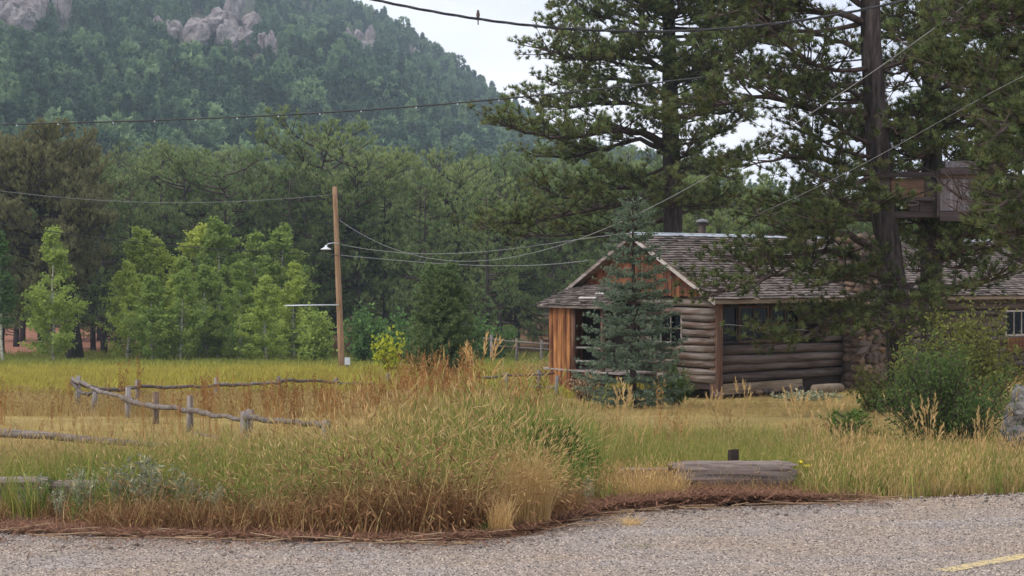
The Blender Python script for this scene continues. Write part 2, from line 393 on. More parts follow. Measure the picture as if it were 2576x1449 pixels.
P += [np.stack([rx, top, np.full_like(rx, .010)], -1), np.stack([rx, top + .03, np.full_like(rx, -.05)], -1)]
P = np.stack(P); mb = MB(); n = len(rx); i, j = np.meshgrid(np.arange(n - 1), np.arange(len(P) - 1)); q = j * n + i
mb.add(P, np.stack([q, q + 1, q + n + 1, q + n], -1).reshape(-1, 4))
tag(link('road', mb.mesh('road', M['road'])), kind='structure')
# painted line
a, b = at(2372, 1441, EYE * F_D / (1441 - HOR)), at(2700, 1380, EYE * F_D / (1380 - HOR))
t_ = np.linspace(0, 1, 30)[:, None]; c_ = a + (b - a) * t_ ; d_ = unit((b - a)[:2]); nrm = np.array([-d_[1], d_[0], 0]) * .075
r = RG(5); L_ = c_ + nrm * (1 + r.uniform(-.12, .12, (30, 1))); R_ = c_ - nrm * (1 + r.uniform(-.12, .12, (30, 1)))
V = np.concatenate([L_, R_]); V[:, 2] = .016; k = np.arange(29)
mb = MB().add(V, np.stack([k + 30, k + 31, k + 1, k], -1))
tag(link('road_marking', mb.mesh('road_marking', M['yellow'])), kind='structure')

# mountain: a slope from the valley floor to the ridge
RID = np.array([(-1400, -640), (-600, -520), (0, -330), (500, -150), (920, -8), (1040, 52), (1180, 145), (1320, 245), (1456, 352), (1520, 372), (1700, 430), (1850, 486), (2100, 560), (2576, 640), (3600, 690)], float)
DR, D0 = 900.0, 250.0
nM, nM2 = NoiseF(11, 60), NoiseF(12, 17)
def mz(x, D):
    dx = CX + x / D * F_D
    e = (HOR - np.interp(dx, RID[:, 0], RID[:, 1])) / F_D
    t = np.clip((D - D0) / (DR - D0), 0, 2.0)
    up = np.where(t <= 1, t ** 1.12, 1 - .75 * (t - 1) ** 1.3)
    z0 = .05 * (D0 - 112)
    z = z0 - 1.5 + (e * DR + EYE - z0 - 9) * up
    return z + (nM(x, D) * 9 + nM2(x, D) * 3.) * np.minimum(1, t * 2.5) * np.where(t > .93, np.clip(1 - (t - .93) * 3, .4, 1), 1)
ang = np.linspace(-.62, .62, 210); Ds = np.concatenate([np.linspace(D0 - 15, DR, 110), np.linspace(DR + 8, 1250, 16)])
A_, DD = np.meshgrid(ang, Ds); XX = A_ * DD; ZZ = mz(XX, DD)
mb = MB(); n = len(ang); i, j = np.meshgrid(np.arange(n - 1), np.arange(len(Ds) - 1)); q = j * n + i
mb.add(np.stack([XX, DD, ZZ], -1), np.stack([q, q + 1, q + n + 1, q + n], -1).reshape(-1, 4))
M['slope'] = surf('forest_floor', lambda t: ramp(t, noise(t, .05, 6, .65), [(.35, (.05, .06, .035)), (.6, (.11, .1, .065)), (.72, (.2, .16, .12))]), .95, spec=.1)
tag(link('mountain', mb.mesh('mountain', M['slope'], True)), kind='structure')
def on_mountain(dx, dy):
    D = np.linspace(D0, DR, 1500); x = (dx - CX) / F_D * D; z = mz(x, D); e = (z - EYE) / D; tgt = (HOR - dy) / F_D
    k = int(np.argmax(e >= tgt)) if (e >= tgt).any() else len(D) - 1
    return np.array([x[k], D[k], z[k]])

# granite outcrops on the mountain
from mathutils import noise as mnoise, Vector
def icosphere(sub):
    import bmesh
    bm = bmesh.new(); bmesh.ops.create_icosphere(bm, subdivisions=sub, radius=1)
    V = np.array([v.co[:] for v in bm.verts]); Fc = np.array([[v.index for v in f.verts] for f in bm.faces]); bm.free(); return V, Fc
ICO = {k: icosphere(k) for k in (1, 2, 3, 4)}
def rocky(mb, c, s, seed, sub=3, amp=.35, rot=0, m=0, cuts=9):
    V, Fc = ICO[sub]; r = RG(seed); V = V.copy()
    for _ in range(cuts):                       # flat broken faces
        d = unit(r.normal(size=3)); h = r.uniform(.55, .9); k = V @ d; V = V - np.maximum(k - h, 0)[:, None] * d * .9
    f = np.array([mnoise.fractal(Vector(v * 1.7 + seed), .9, 2.1, 5) for v in V]); V = V * (1 + amp * f[:, None] * .6)
    V = (V * np.asarray(s)) @ rotz(rot).T + np.asarray(c); return mb.add(V, Fc, m)
ROCKS = [('broad grey cliff at the left edge of the wooded mountain', 30, 40, 185, 100, 9), ('narrow pale cliff beside the broad left cliff', 160, 45, 62, 100, 4),
         ('largest pinkish granite cliff in the middle of the mountain', 560, 85, 180, 85, 10), ('tall rounded granite dome rising above the largest cliff', 615, 32, 78, 90, 4),
         ('small humped outcrop just left of the largest cliff', 440, 104, 78, 55, 4), ('reddish outcrop low to the right of the largest cliff', 683, 132, 62, 42, 4),
         ('jagged reddish outcrop below the right ridge of the mountain', 908, 112, 78, 60, 5), ('smallest orange rock face near the right ridge', 1042, 150, 34, 34, 3)]
rockinfo = []
for q_, (lab, dx, dy, w, h, n) in enumerate(ROCKS):
    p = on_mountain(dx, dy + h * .3); D = p[1]; k = D / F_D; r = RG(100 + q_)
    root = thing('rock_outcrop', lab, 'rock', p, 'granite outcrops on the mountain')
    for c in range(int(n * 1.7)):
        ux, uz = r.uniform(-.4, .4), r.uniform(-.36, .3)
        sw = w * k * r.uniform(.13, .26); sh = h * k * r.uniform(.26, .5)
        px = p[0] + ux * w * k; py = D + uz * h * k * 1.3 - (5 if n > 4 else 9)
        mb = MB(); rocky(mb, (px, py, p[2] + h * k * (.3 if n > 4 else .6) + uz * h * k), (sw * 1.1, sw * .9, sh * 1.25), 300 + q_ * 20 + c, 3, .55, r.uniform(0, 3), cuts=16)
        part('rock_mass', mb, M['rock'], root)
    rockinfo.append((dx, dy, w * .5, h * .5, D))

# ------------------------------------------------------------------ haze
mb = MB(); box(mb, (0, 640, 150), (2200, 1330, 320))      # bottom at -10, top at 310
V = mb.v[0]; V[:, 2] = np.where(V[:, 2] < 100, -3, 330); mb.v[0] = V
hm, ht, ho = newmat('haze_air'); pv = nd(ht, 'ShaderNodeVolumePrincipled', Density=HAZE_DENSITY, Anisotropy=0.0)
pv.inputs['Color'].default_value = (.7, .86, 1, 1); ht.links.new(pv.outputs[0], ho.inputs['Volume'])
tag(link('haze', mb.mesh('haze', hm)), kind='stuff')

# ------------------------------------------------------------------ scattering of plants nobody could count
LIB = {}
def lib(name, meshes):
    c = bpy.data.collections.new(name + '_sources')
    for k, me in enumerate(meshes):
        c.objects.link(bpy.data.objects.new('%s_%02d' % (name, k), me))
    LIB[name] = (c, len(meshes))
def scatter(name, libname, P, scale, r, tilt=.1, kind='stuff', rz=None, sz=None):
    P = np.asarray(P, float); n = len(P); c, nv = LIB[libname]
    me = bpy.data.meshes.new(name); me.vertices.add(n); me.vertices.foreach_set('co', P.astype(np.float32).ravel())
    rot = np.stack([r.normal(0, tilt, n), r.normal(0, tilt, n), r.uniform(0, 6.28, n) if rz is None else rz], -1)
    sc = np.broadcast_to(scale, (n,)); S = np.stack([sc, sc, sc * (1 if sz is None else sz)], -1)
    for an, ty, dat, key in (('srot', 'FLOAT_VECTOR', rot, 'vector'), ('sscale', 'FLOAT_VECTOR', S, 'vector'), ('sidx', 'INT', r.integers(0, nv, n), 'value')):
        a = me.attributes.new(an, ty, 'POINT'); a.data.foreach_set(key, np.asarray(dat, np.int32 if ty == 'INT' else np.float32).ravel())
    o = link(name, me)
    ng = bpy.data.node_groups.new(name + '_scatter', 'GeometryNodeTree')
    ng.interface.new_socket('Geometry', in_out='INPUT', socket_type='NodeSocketGeometry'); ng.interface.new_socket('Geometry', in_out='OUTPUT', socket_type='NodeSocketGeometry')
    N, L = ng.nodes, ng.links
    gi, go = N.new('NodeGroupInput'), N.new('NodeGroupOutput'); ip = N.new('GeometryNodeInstanceOnPoints'); ci = N.new('GeometryNodeCollectionInfo')
    ci.inputs['Collection'].default_value = c; ci.inputs['Separate Children'].default_value = True; ci.inputs['Reset Children'].default_value = True
    ip.inputs['Pick Instance'].default_value = True
    L.new(gi.outputs[0], ip.inputs['Points']); L.new(ci.outputs[0], ip.inputs['Instance'])
    for an, ty, so_ in (('srot', 'FLOAT_VECTOR', 'Rotation'), ('sscale', 'FLOAT_VECTOR', 'Scale'), ('sidx', 'INT', 'Instance Index')):
        na = N.new('GeometryNodeInputNamedAttribute'); na.data_type = ty; na.inputs['Name'].default_value = an; L.new(na.outputs['Attribute'], ip.inputs[so_])
    L.new(ip.outputs[0], go.inputs[0])
    md = o.modifiers.new('scatter', 'NODES'); md.node_group = ng
    return tag(o, kind=kind)

# forest on the mountain
def far_tree(seed, conic):
    r = RG(seed); mb = MB(); H = 1.0; n = 150
    t = r.uniform(.12, 1, n) ** .8
    rad = (.26 * (1.03 - t) ** .8 if conic else .36 * np.sqrt(np.clip(1 - ((t - .55) / .5) ** 2, .05, 1)))
    a = r.uniform(0, 6.28, n); q = rad * np.sqrt(r.uniform(.25, 1, n))
    P = np.stack([q * np.cos(a), q * np.sin(a), t], -1); d = unit(np.stack([np.cos(a), np.sin(a), .5 + r.uniform(0, .8, n)], -1))
    needles(mb, P, d, r, 5, .12, .075, .7, .04, 0)
    tube(mb, [(0, 0, -.05), (0, 0, .9)], [.022, .008], 4, 1)
    return mb.mesh('hillside_tree', [M['pine_far'], M['limb']])
lib('hillside', [far_tree(700 + k, k % 3 != 2) for k in range(6)])
r = RG(21); n = 30000
a = r.uniform(-.44, .36, n); D = D0 + 12 + (DR + 25 - D0) * r.uniform(0, 1, n) ** .8
x = a * D; z = mz(x, D); dx = CX + x / D * F_D; dy = HOR - (z - EYE) / D * F_D
keep = r.uniform(0, 1, n) < .72 + .45 * nM2(x * .7, D)
for (rx_, ry_, rw, rh, rD) in rockinfo:
    keep &= ~((np.abs(dx - rx_) < rw * .95) & (dy > ry_ - rh * .9) & (dy < ry_ + rh * 1.9))
x, D, z = x[keep], D[keep], z[keep]
tall = np.clip(r.normal(7.2, 2.6, len(x)), 2.5, 14) * np.where(D > 760, .8, 1.0)
scatter('forest_on_the_mountain', 'hillside', np.stack([x, D, z - .3], -1), tall, r, .03)
print('hillside trees', len(x))

# ------------------------------------------------------------------ pines
def bez(S, Dv, L, up, t):
    """point and tangent at t along slightly bowed shoots (arrays)"""
    P = S + Dv * (L * t)[:, None]; P = P.copy(); P[:, 2] += up * L * t * t
    T = Dv.copy(); T[:, 2] += 2 * up * t; return P, unit(T)
def dress(limbs, r, sub_per_m=4.5, sub_len=.36, twig_per_m=6.5, twig=(.12, .38), bare=.22, flat=.45, max_sub=1.9, up=.12, two=.65):
    """side shoots and twigs along limbs; returns stick arrays and tuft positions/directions"""
    SA, SB, SR, TP, TD = [], [], [], [], []
    for P, R0 in limbs:
        P = np.asarray(P, float); seg = np.linalg.norm(np.diff(P, axis=0), axis=1); cum = np.concatenate([[0], np.cumsum(seg)]); L = cum[-1]
        n = max(3, int(L * sub_per_m)); t = np.sort(bare + (1 - bare) * r.uniform(0, 1, n) ** .85); s = t * L
        S = np.stack([np.interp(s, cum, P[:, k]) for k in range(3)], -1)
        Tn = unit(np.stack([np.interp(s + .05, cum, P[:, k]) - np.interp(s - .05, cum, P[:, k]) for k in range(3)], -1) + 1e-6)
        side = unit(np.cross(Tn, [0, 0, 1])) * np.where(np.arange(n) % 2, 1, -1)[:, None]
        Dv = unit(Tn * r.uniform(.35, 1., (n, 1)) + side * r.uniform(.3, 1., (n, 1)) + r.normal(0, .3, (n, 3)) * [1, 1, flat] + [0, 0, .18])
        Ls = np.minimum(max_sub, L * sub_len * r.uniform(.45, 1.15, n) * (1.15 - .75 * t)) + .15
        M0, _ = bez(S, Dv, Ls, up, np.full(n, .5)); E, Et = bez(S, Dv, Ls, up, np.ones(n))
        rr = .010 + .014 * Ls
        SA += [S, M0]; SB += [M0, E]; SR += [np.stack([rr, rr * .7], -1), np.stack([rr * .7, rr * .35], -1)]
        m = np.maximum(2, (Ls * twig_per_m).astype(int)); idx = np.repeat(np.arange(n), m); tt = r.uniform(.18, 1, len(idx))
        Q, Qt = bez(S[idx], Dv[idx], Ls[idx], up, tt); d = unit(Qt * .75 + rdir(r, len(idx)) * .75 + [0, 0, .32])
        l = r.uniform(twig[0], twig[1], len(idx)); Q2 = Q + d * l[:, None]
        SA.append(Q); SB.append(Q2); SR.append(np.tile([.008, .005], (len(idx), 1)))
        d2 = unit(d + [0, 0, .3]); TP += [Q2, E]; TD += [d2, unit(Et + [0, 0, .25])]
        k = r.uniform(0, 1, len(idx)) < two; TP.append((Q + (Q2 - Q) * .45)[k]); TD.append(unit(d2[k] + rdir(r, k.sum()) * .4))
    return np.concatenate(SA), np.concatenate(SB), np.concatenate(SR), np.concatenate(TP), np.concatenate(TD)
def auto_limb(r, p0, az, L, rise=.1, sag=.12, k=7, wig=.06):
    t = np.linspace(0, 1, k); d = np.array([math.cos(az), math.sin(az), 0]); s = np.array([-d[1], d[0], 0])
    w = np.cumsum(r.normal(0, wig, k)) * L / k * 2; w2 = np.cumsum(r.normal(0, wig, k)) * L / k * 1.4
    P = np.asarray(p0) + d * (L * t)[:, None] + s * (w * t)[:, None]
    P[:, 2] += L * (rise * t - sag * np.sin(t * 2.6) + .16 * t ** 3) + w2 * t; return P
def limb_px(r, pts, D0_, D1_):
    """a limb through points seen in the photograph while its depth runs from D0_ to D1_"""
    n = len(pts); P = np.array([at(p[0], p[1], D0_ + (D1_ - D0_) * k / (n - 1)) for k, p in enumerate(pts)])
    t = np.linspace(0, n - 1, n * 3); return np.stack([np.interp(t, np.arange(n), P[:, k]) for k in range(3)], -1) + np.concatenate([[[0, 0, 0]], r.normal(0, .035, (n * 3 - 1, 3))])
def big_pine(name, label, trunk_px, D, wid_px, limbs_px, auto, seed, needle='pine', nk=28, L=.125, w=.0185, group=None, sub=4.5, twigm=6.5, skip=None):
    r = RG(seed); base = at(trunk_px[-1][0], trunk_px[-1][1], D)
    gzv = float(gz(base[0], D)); base[2] = gzv
    root = thing(name, label, 'tree', base, group)
    T = np.array([at(p[0], p[1], D) for p in trunk_px] ); T[-1] = base - [0, 0, .15]
    rad = np.array(wid_px) * D / F_D / 2
    tt = np.linspace(0, len(T) - 1, len(T) * 3); TT = np.stack([np.interp(tt, np.arange(len(T)), T[:, k]) for k in range(3)], -1)
    mb = MB(); tube(mb, TT, np.interp(tt, np.arange(len(T)), rad), 12, 0, True, r, .07); part('trunk', mb, M['bark'], root, True)
    limbs = []
    for pts, D1_ in limbs_px:
        P = limb_px(r, pts, D, D1_); L_ = np.linalg.norm(np.diff(P, axis=0), axis=1).sum(); limbs.append((P, .028 + .016 * L_))
    zz = T[:, 2][::-1]
    for (z0, z1, n, l0, l1, az0, az1) in auto:
        for k in range(n):
            z = r.uniform(z0, z1); p0 = np.array([np.interp(z, zz, T[::-1, 0]), np.interp(z, zz, T[::-1, 1]), z])
            l = r.uniform(l0, l1); limbs.append((auto_limb(r, p0, r.uniform(az0, az1), l, r.uniform(-.05, .25), r.uniform(0, .15)), .02 + .013 * l))
    for P, R0 in limbs:
        mb = MB(); tube(mb, P, np.linspace(R0, .012, len(P)), 6, 0, True, r, .12); part('branch', mb, M['limb'], root, True)
    SA, SB, SR, TP, TD = dress(limbs, r, sub, twig_per_m=twigm, two=.3)
    mb = MB(); sticks(mb, SA, SB, SR[:, 0], SR[:, 1], 3); part('twigs', mb, M['limb'], root, kind='stuff')
    if skip is not None: k = ~skip(TP); TP, TD = TP[k], TD[k]
    mb = MB(); q = r.uniform(0, 1, len(TP)); TD = unit(TD + [0, 0, .35])
    for m_, (a_, b_) in enumerate(((0, .47), (.47, .72), (.72, .95), (.95, 1.))):
        k = (q >= a_) & (q < b_); needles(mb, TP[k], TD[k], r, nk, L * r.uniform(.85, 1.1), w, 1.0, .05, m_, .18)
    part('crown', mb, [M[needle], M['pine_light'], M['pine_olive'], M['pine_brown']], root, kind='stuff')
    print(name, 'tufts', len(TP)); return root

PI = math.pi
def thgap(P):     # no shoots right in front of the tree house wall
    return (P[:, 0] > 8.9 * P[:, 1] / 36 * 1.06) & (P[:, 0] < 10.35 * P[:, 1] / 36) & (P[:, 2] > EYE + 2.75 * P[:, 1] / 36) & (P[:, 2] < EYE + 4.1 * P[:, 1] / 36) & (P[:, 1] < 36)
# the tall pine behind the cabin, its limbs reaching far to the left
big_pine('pine_tree', 'wide pine rising behind the cabin ridge with long limbs reaching left', [(1672, -420), (1680, -100), (1684, 150), (1688, 350), (1692, 500), (1694, 720), (1694, 960)], 60,
         [14, 26, 36, 42, 46, 50, 56],
         [([(1692, 455), (1620, 500), (1545, 520), (1440, 540), (1330, 560), (1225, 570)], 56), ([(1690, 430), (1610, 470), (1520, 480), (1420, 500), (1350, 470)], 58),
          ([(1688, 370), (1630, 338), (1560, 325), (1490, 338), (1430, 352), (1350, 340), (1278, 318)], 54), ([(1688, 380), (1600, 350), (1530, 370), (1440, 400), (1340, 395)], 60),
          ([(1686, 300), (1590, 262), (1500, 262), (1420, 270), (1345, 262)], 57), ([(1685, 250), (1600, 205), (1500, 200), (1440, 210), (1390, 215)], 62),
          ([(1684, 180), (1600, 140), (1510, 150), (1430, 150), (1370, 125)], 56), ([(1683, 110), (1600, 60), (1500, 40), (1420, 55)], 61), ([(1682, 40), (1590, -10), (1480, -30), (1410, 10)], 58),
          ([(1682, -30), (1600, -60), (1520, -70), (1450, -40)], 60), ([(1688, 330), (1740, 290), (1820, 280), (1900, 300)], 58), ([(1686, 220), (1760, 180), (1850, 190), (1960, 215)], 60),
          ([(1684, 120), (1760, 90), (1860, 90), (1990, 120)], 57), ([(1683, 40), (1770, 10), (1880, 10), (1980, 30)], 62), ([(1690, 450), (1740, 420), (1790, 425), (1840, 455)], 57),
          ([(1692, 500), (1730, 520), (1800, 515), (1880, 525)], 62), ([(1692, 540), (1620, 570), (1530, 590), (1400, 590), (1300, 600)], 63)],
         [(6, 14, 34, 2.0, 4.8, 0, 2 * PI), (13, 21, 16, 1.5, 3.6, 0, 2 * PI), (9, 20, 18, 1.8, 3.6, -2.3, -.8)], 31, nk=22, L=.175, w=.031, sub=6.4, twigm=6.3)
# the near pine that carries the tree house
big_pine('pine_tree', 'near pine with thick leaning trunk carrying the left side of the tree house', [(2170, -260), (2188, -20), (2192, 110), (2200, 260), (2212, 420), (2226, 560), (2242, 670), (2262, 820), (2276, 1050)], 36,
         [30, 46, 52, 58, 66, 64, 64, 68, 80],
         [([(2195, 292), (2130, 282), (2050, 268), (1960, 252), (1880, 248), (1790, 268), (1720, 300)], 34), ([(2192, 250), (2120, 226), (2070, 210), (1990, 215)], 37),
          ([(2208, 450), (2150, 425), (2080, 405), (2000, 395), (1930, 405), (1870, 420)], 34), ([(2190, 150), (2150, 120), (2080, 90), (1990, 80), (1900, 95)], 38),
          ([(2186, 60), (2100, 30), (2000, 25), (1900, 15), (1800, 40)], 35), ([(2186, 20), (2090, -30), (1960, -40), (1850, -20)], 37),
          ([(2240, 690), (2190, 665), (2140, 640), (2080, 630), (2020, 660), (1950, 690), (1860, 720), (1800, 740)], 33), ([(2236, 650), (2150, 600), (2080, 585), (2000, 600), (1900, 640), (1830, 660)], 34.5),
          ([(2228, 560), (2150, 520), (2060, 510), (1960, 530), (1880, 550)], 37), ([(2250, 790), (2190, 800), (2120, 810), (2050, 835), (1985, 860), (1930, 860)], 33.5), ([(2245, 750), (2190, 770), (2130, 780), (2060, 790)], 35),
          ([(2250, 700), (2290, 720), (2300, 770), (2280, 830)], 33), ([(2240, 690), (2180, 690), (2120, 700), (2060, 720)], 33), ([(2250, 720), (2270, 750), (2260, 800), (2230, 830)], 32.5), ([(2215, 440), (2150, 460), (2080, 480), (2120, 510)], 33.5), ([(2220, 500), (2160, 530), (2080, 560)], 32.5),
          ([(2196, 200), (2250, 160), (2330, 150), (2400, 170)], 38), ([(2204, 320), (2260, 330), (2320, 340)], 35)],
         [(5.5, 11, 16, 1.4, 3, 0, 2 * PI), (4.5, 10, 9, 2, 3.6, 2.4, 4.0)], 32, sub=6.8, twigm=6.6)
big_pine('pine_tree', 'second near pine with straight grey trunk carrying the right side of the tree house', [(2330, -260), (2338, 0), (2344, 200), (2344, 400), (2340, 560), (2342, 700), (2344, 860), (2348, 1040)], 38,
         [30, 44, 48, 52, 54, 54, 56, 66],
         [([(2360, 660), (2400, 615), (2440, 575), (2500, 545), (2560, 530)], 37), ([(2362, 655), (2410, 630), (2480, 625), (2560, 650), (2620, 690)], 36), ([(2344, 230), (2420, 200), (2500, 180), (2590, 190)], 36),
          ([(2344, 100), (2420, 60), (2500, 40), (2600, 50)], 39), ([(2340, 60), (2290, 30), (2230, 50)], 37), ([(2342, 330), (2400, 300), (2440, 250), (2520, 240)], 40),
          ([(2342, 400), (2300, 380), (2260, 400)], 36), ([(2342, 180), (2290, 190), (2240, 230)], 40), ([(2340, 500), (2330, 560), (2350, 620), (2330, 680)], 35.5), ([(2342, 600), (2310, 570), (2300, 530)], 36.5)],
         [(4.5, 10.5, 30, 1.2, 3.0, 0, 2 * PI), (5, 11, 14, 1.6, 3, -.8, .9), (2.8, 5.4, 10, 1.5, 3.2, -.9, .6), (2.6, 5, 9, .8, 1.6, 0, 2 * PI), (5.5, 11, 12, 1.2, 2.2, -2.4, -.7)], 33, sub=6.8, twigm=6.6, skip=thgap)
big_pine('pine_tree', 'closest pine at the right edge with long bright needles hanging before the tree house', [(2700, -300), (2690, 0), (2690, 300), (2696, 600), (2700, 900), (2704, 1130)], 28,
         [40, 50, 56, 60, 64, 72],
         [([(2690, 90), (2600, 40), (2520, 50), (2450, 40), (2410, 60)], 26), ([(2690, 0), (2600, -40), (2500, -30), (2430, -10)], 27), ([(2690, 170), (2610, 140), (2530, 150), (2470, 140)], 28), ([(2690, 330), (2620, 300), (2560, 310), (2510, 345)], 25.5),
          ([(2692, 430), (2620, 400), (2550, 400), (2490, 440)], 26), ([(2692, 500), (2630, 480), (2560, 490), (2510, 520)], 25), ([(2690, 250), (2620, 230), (2570, 240), (2520, 270)], 29), ([(2692, 550), (2630, 545), (2580, 560), (2540, 600)], 26)],
         [(2.5, 9, 34, 1.0, 2.4, 2.0, 4.4), (5.5, 10, 10, 2.2, 3.2, 2.4, 4.0)], 34, nk=28, L=.125, w=.016, sub=6, twigm=6.4, skip=thgap)

# forest pines standing across the meadow
def forest_pine(seed, H=18., wide=4.2, low=.12, flat=False, brown=False, dens=1.0):
    r = RG(seed); mb = MB()
    lean = r.normal(0, .012, 2); tr = lambda z: np.stack([lean[0] * z + 0 * z, lean[1] * z + 0 * z, z], -1)
    z = np.linspace(-.4, H * .97, 10); tube(mb, tr(z), np.linspace(.34, .05, 10) * H / 18, 7, 0, True, r, .06)
    tmb = mb; limbs = []; n = int(46 * dens)
    for k in range(n):
        t = low + (1 - low) * (k + r.uniform(0, 1)) / n; prof = (1.05 - t) ** .55 * min(1, .55 + (t - low) * 2.2) if not flat else math.sqrt(max(.08, 1 - ((t - .62) / .5) ** 2))
        L = wide * prof * r.uniform(.6, 1.12) + .5
        limbs.append((auto_limb(r, tr(np.array(t * H)), r.uniform(0, 6.28), L, .1 + .45 * t * r.uniform(.3, 1), .1, 5), .03 + .018 * L))
    for P, R0 in limbs: tube(tmb, P, np.linspace(R0, .015, len(P)), 4, 1, False)
    SA, SB, SR, TP, TD = dress(limbs, r, 2.3 * dens, .42, 2.2, (.25, .65), .22, .6, 2.2, .15, .0)
    sticks(tmb, SA[: len(SA)], SB, SR[:, 0] * 1.3, SR[:, 1] * 1.3, 3, 1)
    c = MB(); TD = unit(TD * .6 + [0, 0, .7]); k = r.uniform(0, 1, len(TP)) < .3
    needles(c, TP[~k], TD[~k], r, 10, .46, .11, .62, .1, 0); needles(c, TP[k], TD[k], r, 10, .46, .11, .55, .1, 1)
    fm = [M['pine_brown'], M['pine_brown']] if brown else [M['pine_mid'], M['pine_light']]
    return tmb.mesh('forest_trunk', [M['bark'], M['limb']], True), c.mesh('forest_crown', fm), H, len(TP)
VAR = [forest_pine(40 + k, 18, w_, lo, fl) for k, (w_, lo, fl) in enumerate([(4.4, .06, False), (3.7, .08, False), (4.8, .14, True), (3.9, .04, False), (5.0, .1, True)])]
print('forest pine tufts', [v[3] for v in VAR])
def forest_tree(label, dx, top_dy, D, v, r, group, name='pine_tree', dry=False, wsc=None):
    x = (dx - CX) / F_D * D; z0 = float(gz(x, D)); H = EYE + (HOR - top_dy) / F_D * D - z0
    tr_, cr_, H0, _ = VAR[v]; s = H / H0
    root = thing(name, label, 'tree', (x, D, z0), group, float(r.uniform(0, 6.28)))
    ws = s * (r.uniform(.85, 1.15) if wsc is None else wsc); root.scale = (ws, ws, s)
    link('trunk', tr_, root); link('crown', cr_, root); return root
r = RG(55)
FRONT = [  # seen singly along the near edge of the forest: (dx, top dy, depth, variant, label)
    (262, 395, 122, 0, 'olive pine right of the brown pine, shorter than its neighbours'), (330, 440, 116, 3, 'low dense pine behind the left end of the aspen grove'),
    (400, 372, 140, 1, 'slim pine rising behind the left aspens'), (470, 402, 128, 2, 'round topped pine behind the aspens under the middle wire'),
    (560, 415, 120, 4, 'broad pine behind the tallest aspen'), (640, 428, 126, 0, 'pine behind the right half of the aspen grove'),
    (728, 420, 118, 3, 'dark pine just left of the utility pole'), (806, 350, 132, 2, 'tallest pine of the forest edge, behind the utility pole'),
    (905, 398, 124, 4, 'wide pine just right of the utility pole'), (985, 380, 136, 1, 'tall pine second right of the utility pole'),
    (1062, 452, 112, 0, 'lower pine behind the young fir in the meadow'), (1150, 424, 126, 2, 'round crowned pine above the far rail fence'),
    (1228, 470, 112, 3, 'dense pine over the left end of the far rail fence'), (1300, 440, 130, 4, 'broad pine behind the porch roof'),
    (1390, 448, 118, 0, 'pine behind the porch roof peak'), (1480, 430, 128, 1, 'slim pine behind the top of the blue spruce'),
    (1580, 480, 100, 2, 'pine behind the left end of the cabin ridge'), (1800, 470, 88, 4, 'pine behind the stove pipe on the ridge'),
    (1930, 440, 96, 0, 'pine behind the middle of the cabin ridge'), (2060, 430, 84, 3, 'pine behind the ridge left of the near trunks'),
    (2290, 500, 78, 2, 'pine seen between the two near trunks'), (2430, 250, 66, 4, 'dark pine behind the tree house'), (2560, 200, 62, 0, 'dark pine filling the top right corner')]
for dx, ty, D, v, lab in FRONT:
    forest_tree(lab, dx, ty + (16 if dx < 1500 and ty > 360 else 0), D, v, r, 'pines along the forest edge')
cnt = 0; taken = [(f[0], f[2]) for f in FRONT]
LM = [(-300, 'the dark edge aspens'), (90, 'the lone aspen'), (160, 'the browning pine trunk'), (250, 'the low left aspens'), (370, 'the pointed left aspen'), (470, 'the slim grove aspen'), (540, 'the tallest aspen'), (640, 'the right grove aspens'), (740, 'the side pipe'), (830, 'the utility pole'), (920, 'the pole shrubs'), (1010, 'the young fir'), (1150, 'the far rail fence'), (1280, 'the porch corner'), (1400, 'the porch roof'), (1500, 'the blue spruce'), (1640, 'the ridge end'), (1740, 'the stove pipe'), (1850, 'the middle ridge'), (1980, 'the roof left of the trunks'), (2120, 'the leaning near trunk'), (2280, 'the straight near trunk'), (2380, 'the tree house'), (2490, 'the right ridge end')]
RANK = {128: 'second', 150: 'third', 172: 'fourth', 205: 'rearmost'}; seen = {}
LABB = lambda dx, D: '%s pine in the %s forest rank above %s' % ('left hand' if seen.setdefault((D, [k for k in range(len(LM)) if LM[k][0] <= dx][-1]), []) == [] else 'middle' if len(seen[(D, [k for k in range(len(LM)) if LM[k][0] <= dx][-1])]) == 1 else 'right hand' if len(seen[(D, [k for k in range(len(LM)) if LM[k][0] <= dx][-1])]) == 2 else 'rightmost', RANK[D], [m for m in LM if m[0] <= dx][-1][1])
for D, gap, top0, top1 in ((128, 66, 455, 500), (150, 66, 430, 480), (172, 58, 425, 470), (205, 54, 410, 455)):
    for dx in np.arange(-30 + gap * .3, 2600, gap):
        x_ = dx + r.uniform(-.35, .35) * gap; ty = r.uniform(top0, top1)
        if x_ > 1700: ty += 70 * min(1, (x_ - 1700) / 300)
        if x_ < 230 and D < 160: ty = max(ty, 430)
        if x_ > 1750 and D > 180: continue
        D_ = D + r.uniform(-8, 8); lb = LABB(x_, D); seen[(D, [k for k in range(len(LM)) if LM[k][0] <= x_][-1])].append(1)
        forest_tree(lb, x_, ty, D_, int(r.integers(0, 5)), r, 'pines deep in the forest'); cnt += 1
print('deep pines', cnt)
